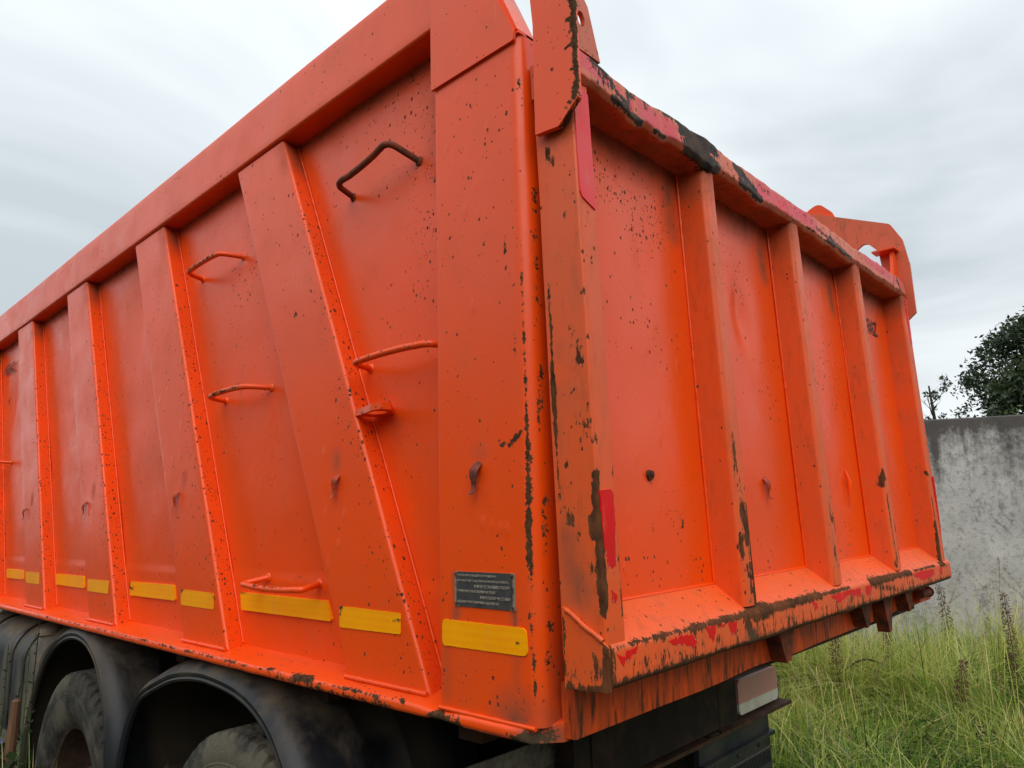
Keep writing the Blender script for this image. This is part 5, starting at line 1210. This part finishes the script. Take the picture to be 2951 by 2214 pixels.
# green leafy stems at the far left, in front of the tank
M['leaf'] = veg_mat('weed_leaf', [(0, (0.012, 0.022, 0.008)), (.5, (0.035, 0.065, 0.016)), (.85, (0.075, 0.12, 0.03)), (1, (0.20, 0.18, 0.09))])
def chicory(x, y, top, label, seed, tint=.5, flower=None):
    rs = random.Random(seed); bx, by = x, y
    e = empty('chicory_plant', (bx, by, 0), label, 'weed', 'thin branching stems in front of the tank')
    tx, ty, tz = top
    path = [(bx + (tx-bx)*t + .012*math.sin(t*9 + seed), by + (ty-by)*t, tz*t) for t in np.linspace(0, 1, 14)]
    mb = tri_tube(path, .0055, .0018); finish('stem', mb, tint, M['leaf'], (bx, by, 0), None, None, parent=e)
    mb = MB()
    for k in range(26):
        t = .25 + .74 * k / 26; i = min(12, int(t*13)); c = Vector(path[i]).lerp(Vector(path[i+1]), t*13 - i)
        a = rs.uniform(0, 2*PI); leafq(mb, c, (math.cos(a), math.sin(a), .5), rs.uniform(.014, .034), .0045, rs.uniform(0, 6))
        leafq(mb, c, (math.cos(a+2), math.sin(a+2), .9), rs.uniform(.008, .018), .004, rs.uniform(0, 6))
    finish('leaves', mb, max(0, tint - .2), M['leaf'], (bx, by, .5), None, None, parent=e)
    if flower:
        mb = MB(); c = Vector(flower)
        for k in range(11):
            a = 2*PI*k/11; leafq(mb, c, (math.cos(a), -.5, math.sin(a)), .017, .0035, 0)
        fm = simple('blue_petal', (.16, .18, .62), (.22, .25, .75), 60, .6)
        finish('flower', mb, .5, fm, flower, None, None, parent=e)
chicory(-2.93, -.22, (-2.998, -.2, 1.198), 'leftmost green stem with tiny leaves rising in front of the tank', 1, .45)
chicory(-2.69, -.22, (-2.645, -.2, 1.233), 'middle tan branching stem in front of the tank, beside the tallest one', 2, .8)
chicory(-2.64, -.20, (-2.547, -.2, 1.326), 'tallest thin green stem whose tip reaches the orange sill, bearing a blue flower low down', 3, .3, flower=(-2.80, -.24, .838))
chicory(-2.80, -.25, (-2.768, -.2, 1.048), 'shortest leafy stem between the leftmost stem and the broken stump', 4, .4)
M['wood'] = simple('weathered_wood', (0.085, 0.040, 0.022), (0.16, 0.085, 0.045), 3, .85, stretch=(14, 14, 2))
mb = MB().tube([(-2.775, -.22, 0), (-2.77, -.22, .6), (-2.765, -.21, .90), (-2.758, -.21, .995), (-2.756, -.21, 1.0)], [.028, .024, .020, .017, .006], 9)
tag(obj('broken_stump', mb, M['wood'], origin=(-2.77, -.22, 0)), 'broken reddish brown woody stalk standing in front of the fender at the left', 'stump')
mb = MB(); tn = []
rs = random.Random(5)
for k in range(260):
    a = rs.uniform(0, 2*PI); r = rs.uniform(0, .26); x, y = -2.86 + r*math.cos(a)*1.5, -.28 + r*math.sin(a)*.5; z = rs.uniform(.35, .80)
    leafq(mb, (x, y, z), (math.cos(a), math.sin(a), rs.uniform(-.2, .6)), rs.uniform(.04, .09), rs.uniform(.012, .022), rs.uniform(0, 6)); tn += [rs.uniform(.2, .8)]*4
for k in range(30):
    a = rs.uniform(0, 2*PI); x, y = -2.86 + .2*math.cos(a), -.28 + .1*math.sin(a)
    b0 = len(mb.v); mb.tube([(-2.86 + .03*math.cos(a), -.28, 0), (x, y, .35), (x + .04*math.cos(a), y, rs.uniform(.6, .78))], .003, 4, False); tn += [.35]*(len(mb.v)-b0)
finish('leafy_bush', mb, tn, M['leaf'], (-2.86, -.28, 0), 'low dark green leafy weed clump in the bottom left corner', 'weed')
for k, (x, y, tx, tz, c) in enumerate([(-2.40, -.2, -2.56, .95, .45), (-2.5, -.25, -2.35, .86, .95), (-2.52, -.25, -2.72, .87, .95), (-2.2, -.25, -2.28, .86, .9), (-2.16, -.25, -2.05, .87, .9)]):
    V, F, T = blades(np.array([x]), np.array([y]), np.array([tz*1.12]), np.array([.012]), np.array([abs(tx-x)/tz + .02]), np.array([0 if tx > x else PI]), np.array([c*.9]), 8, 1.0)
    me = quick_mesh('grass_blade', V, F, T, M['grass'], (x, y, 0)); o = bpy.data.objects.new('grass_blade', me); COL.objects.link(o); o.location = (x, y, 0)
    tag(o, ['green upright grass blade at the left tyre sidewall, leftmost of the blades', 'pale dry blade in front of the wheel rim, bending right', 'pale dry blade bending left across the left tyre',
         'short straw blade left of the tallest straw blade under the left fender', 'straw blade bending right beside the left fender edge'][k], 'grass blade', 'long blades in front of the left tyre')

# stone at the bottom edge
mb = MB(); rings = []
for i in range(11):
    ph = PI * i / 10
    rings.append([Vector((-.84 + .075*math.sin(ph)*math.cos(a)*(1+.12*mnoise.noise(Vector((math.cos(a), math.sin(a), ph)))), 3.87 + .065*math.sin(ph)*math.sin(a), .09 + .055*math.cos(ph))) for a in np.linspace(0, 2*PI, 18, endpoint=False)])
tag(obj('stone', MB().sweep(rings), simple('grey_stone', (.12, .115, .12), (.2, .19, .19), 12, .8), origin=(-.84, 3.87, .04), smooth=80), 'rounded grey stone lying in grass at the bottom edge', 'stone')

# ------------------------------------------------------------------ trees behind the wall
M['bark'] = simple('bark', (0.030, 0.024, 0.018), (0.07, 0.055, 0.04), 6, .9, stretch=(3, 3, 1))
M['crown'] = veg_mat('tree_leaves', [(0, (0.010, 0.022, 0.010)), (.4, (0.026, 0.050, 0.018)), (.75, (0.060, 0.085, 0.024)), (1, (0.12, 0.12, 0.035))], .55, .22)
def tree(x, y, h, spread, seed, label, dense=1.0, leaf=.055, low=.28, bare=False, group=None):
    rs = random.Random(seed)
    e = empty('tree', (x, y, 0), label, 'tree', group)
    mb = MB(); tips = []
    def limb(p, d, l, r, depth):
        pts = [p]; q = p.copy(); dd = d.copy()
        for k in range(5):
            dd = (dd + Vector((rs.uniform(-.16, .16), rs.uniform(-.16, .16), rs.uniform(-.02, .14)))).normalized(); q = q + dd*l/5; pts.append(q.copy())
        mb.tube(pts, [r*(1 - .13*k) for k in range(6)], 6 if depth < 2 else 4)
        if depth >= 1: tips.extend(pts[2:])
        if depth < 3:
            for k in range((5, 4, 4)[depth]):
                t = rs.uniform(.35, 1); i = min(4, int(t*5)); c = pts[i].lerp(pts[i+1], t*5 - i)
                a = rs.uniform(0, 2*PI); nd = (dd*.55 + Vector((math.cos(a), math.sin(a), rs.uniform(-.05, .55)))*.8).normalized()
                limb(c, nd, l*rs.uniform(.45, .68), r*.48, depth + 1)
    tr = [Vector((x, y, -.2)), Vector((x + .05, y, h*.2)), Vector((x, y + .05, h*.42)), Vector((x + .08, y, h*.66)), Vector((x + .03, y, h*.9))]
    mb.tube(tr, [.035*h*.8, .028*h*.8, .020*h*.8, .012*h*.8, .004*h], 9)
    for k in range(17 if not bare else 9):
        t = low + (.95 - low) * k / 16 if not bare else .3 + .6*k/8
        i = min(3, int(t*4)); c = tr[i].lerp(tr[i+1], min(1, t*4 - i)); a = k*2.4 + rs.uniform(-.4, .4)
        wr = spread * (1 - ((t - .45)/.62)**2*.75) * rs.uniform(.75, 1.1)
        limb(c, Vector((math.cos(a), math.sin(a), .25 + t*.6)).normalized(), max(.4, wr*.8), .010*h*(1.2 - t), 1)
    obj('trunk', mb, M['bark'], e, origin=(x, y, 0), smooth=60)
    rs.shuffle(tips); tips = [tuple(t) for t in tips]
    if bare: tips = tips[:int(len(tips)*.05)]
    if not bare:
        tips = []
        for k in range(1150):
            a = rs.uniform(0, 2*PI); zt = rs.uniform(.14, 1.0); prof = math.sqrt(max(0, 1 - ((zt - .45)/.56)**2)) * (1 + .10*math.sin(a*3 + zt*9 + seed) + .10*math.sin(a*7 - zt*15))
            rr_ = spread * prof * rs.uniform(.35, 1.0)**.5; tips.append((x + rr_*math.cos(a), y + rr_*math.sin(a), h*zt))
        rs.shuffle(tips)
    n = min(len(tips), 1500); cents = tips[:n]; rads = [rs.uniform(.16, .42) * (1 if not bare else .35) for _ in cents]
    V, F, T = leaf_cloud(cents, rads, int((52 if not bare else 14)*dense), leaf*1.15, seed)
    me = quick_mesh('crown', V, F, T, M['crown'], (x, y, h*.5)); o = bpy.data.objects.new('crown', me); COL.objects.link(o); attach(o, e, (x, y, h*.5))
    return e
tree(-.80, 20.0, 6.15, 2.45, 3, 'large dense dark green tree rising behind the concrete wall at the right edge')
tree(-4.30, 22.0, 5.6, 1.3, 9, 'small sparse half-bare tree just right of the tailgate, behind the wall', bare=True, leaf=.05)
tree(3.4, 21.0, 6.6, 2.4, 14, 'broad green tree farther right behind the concrete wall')
# unseen tree belt added behind the camera to darken reflections and side light
r_ = np.random.default_rng(77); cents = []; rads = []
for k in range(230):
    a = math.radians(-165 + 195 * k / 229) + r_.normal(0, .01); d = 19 + r_.normal(0, 1.2); hh = 6.5 + 1.8 * math.sin(k * .37) + r_.normal(0, .6)
    for z in np.arange(.6, hh, 1.0):
        cents.append((1.0 + d*math.cos(a) + r_.normal(0, .5), -1.1 + d*math.sin(a) + r_.normal(0, .5), z)); rads.append(1.1 * (1 - .4*(z/hh)**3))
V, F, T = leaf_cloud(cents, rads, 46, .17, 5, .35)
me = quick_mesh('added_tree_belt', V, F, T, M['crown']); o = bpy.data.objects.new('added_tree_belt', me); COL.objects.link(o); o['kind'] = 'stuff'; o['label'] = 'unseen belt of dense green trees added to darken reflections'
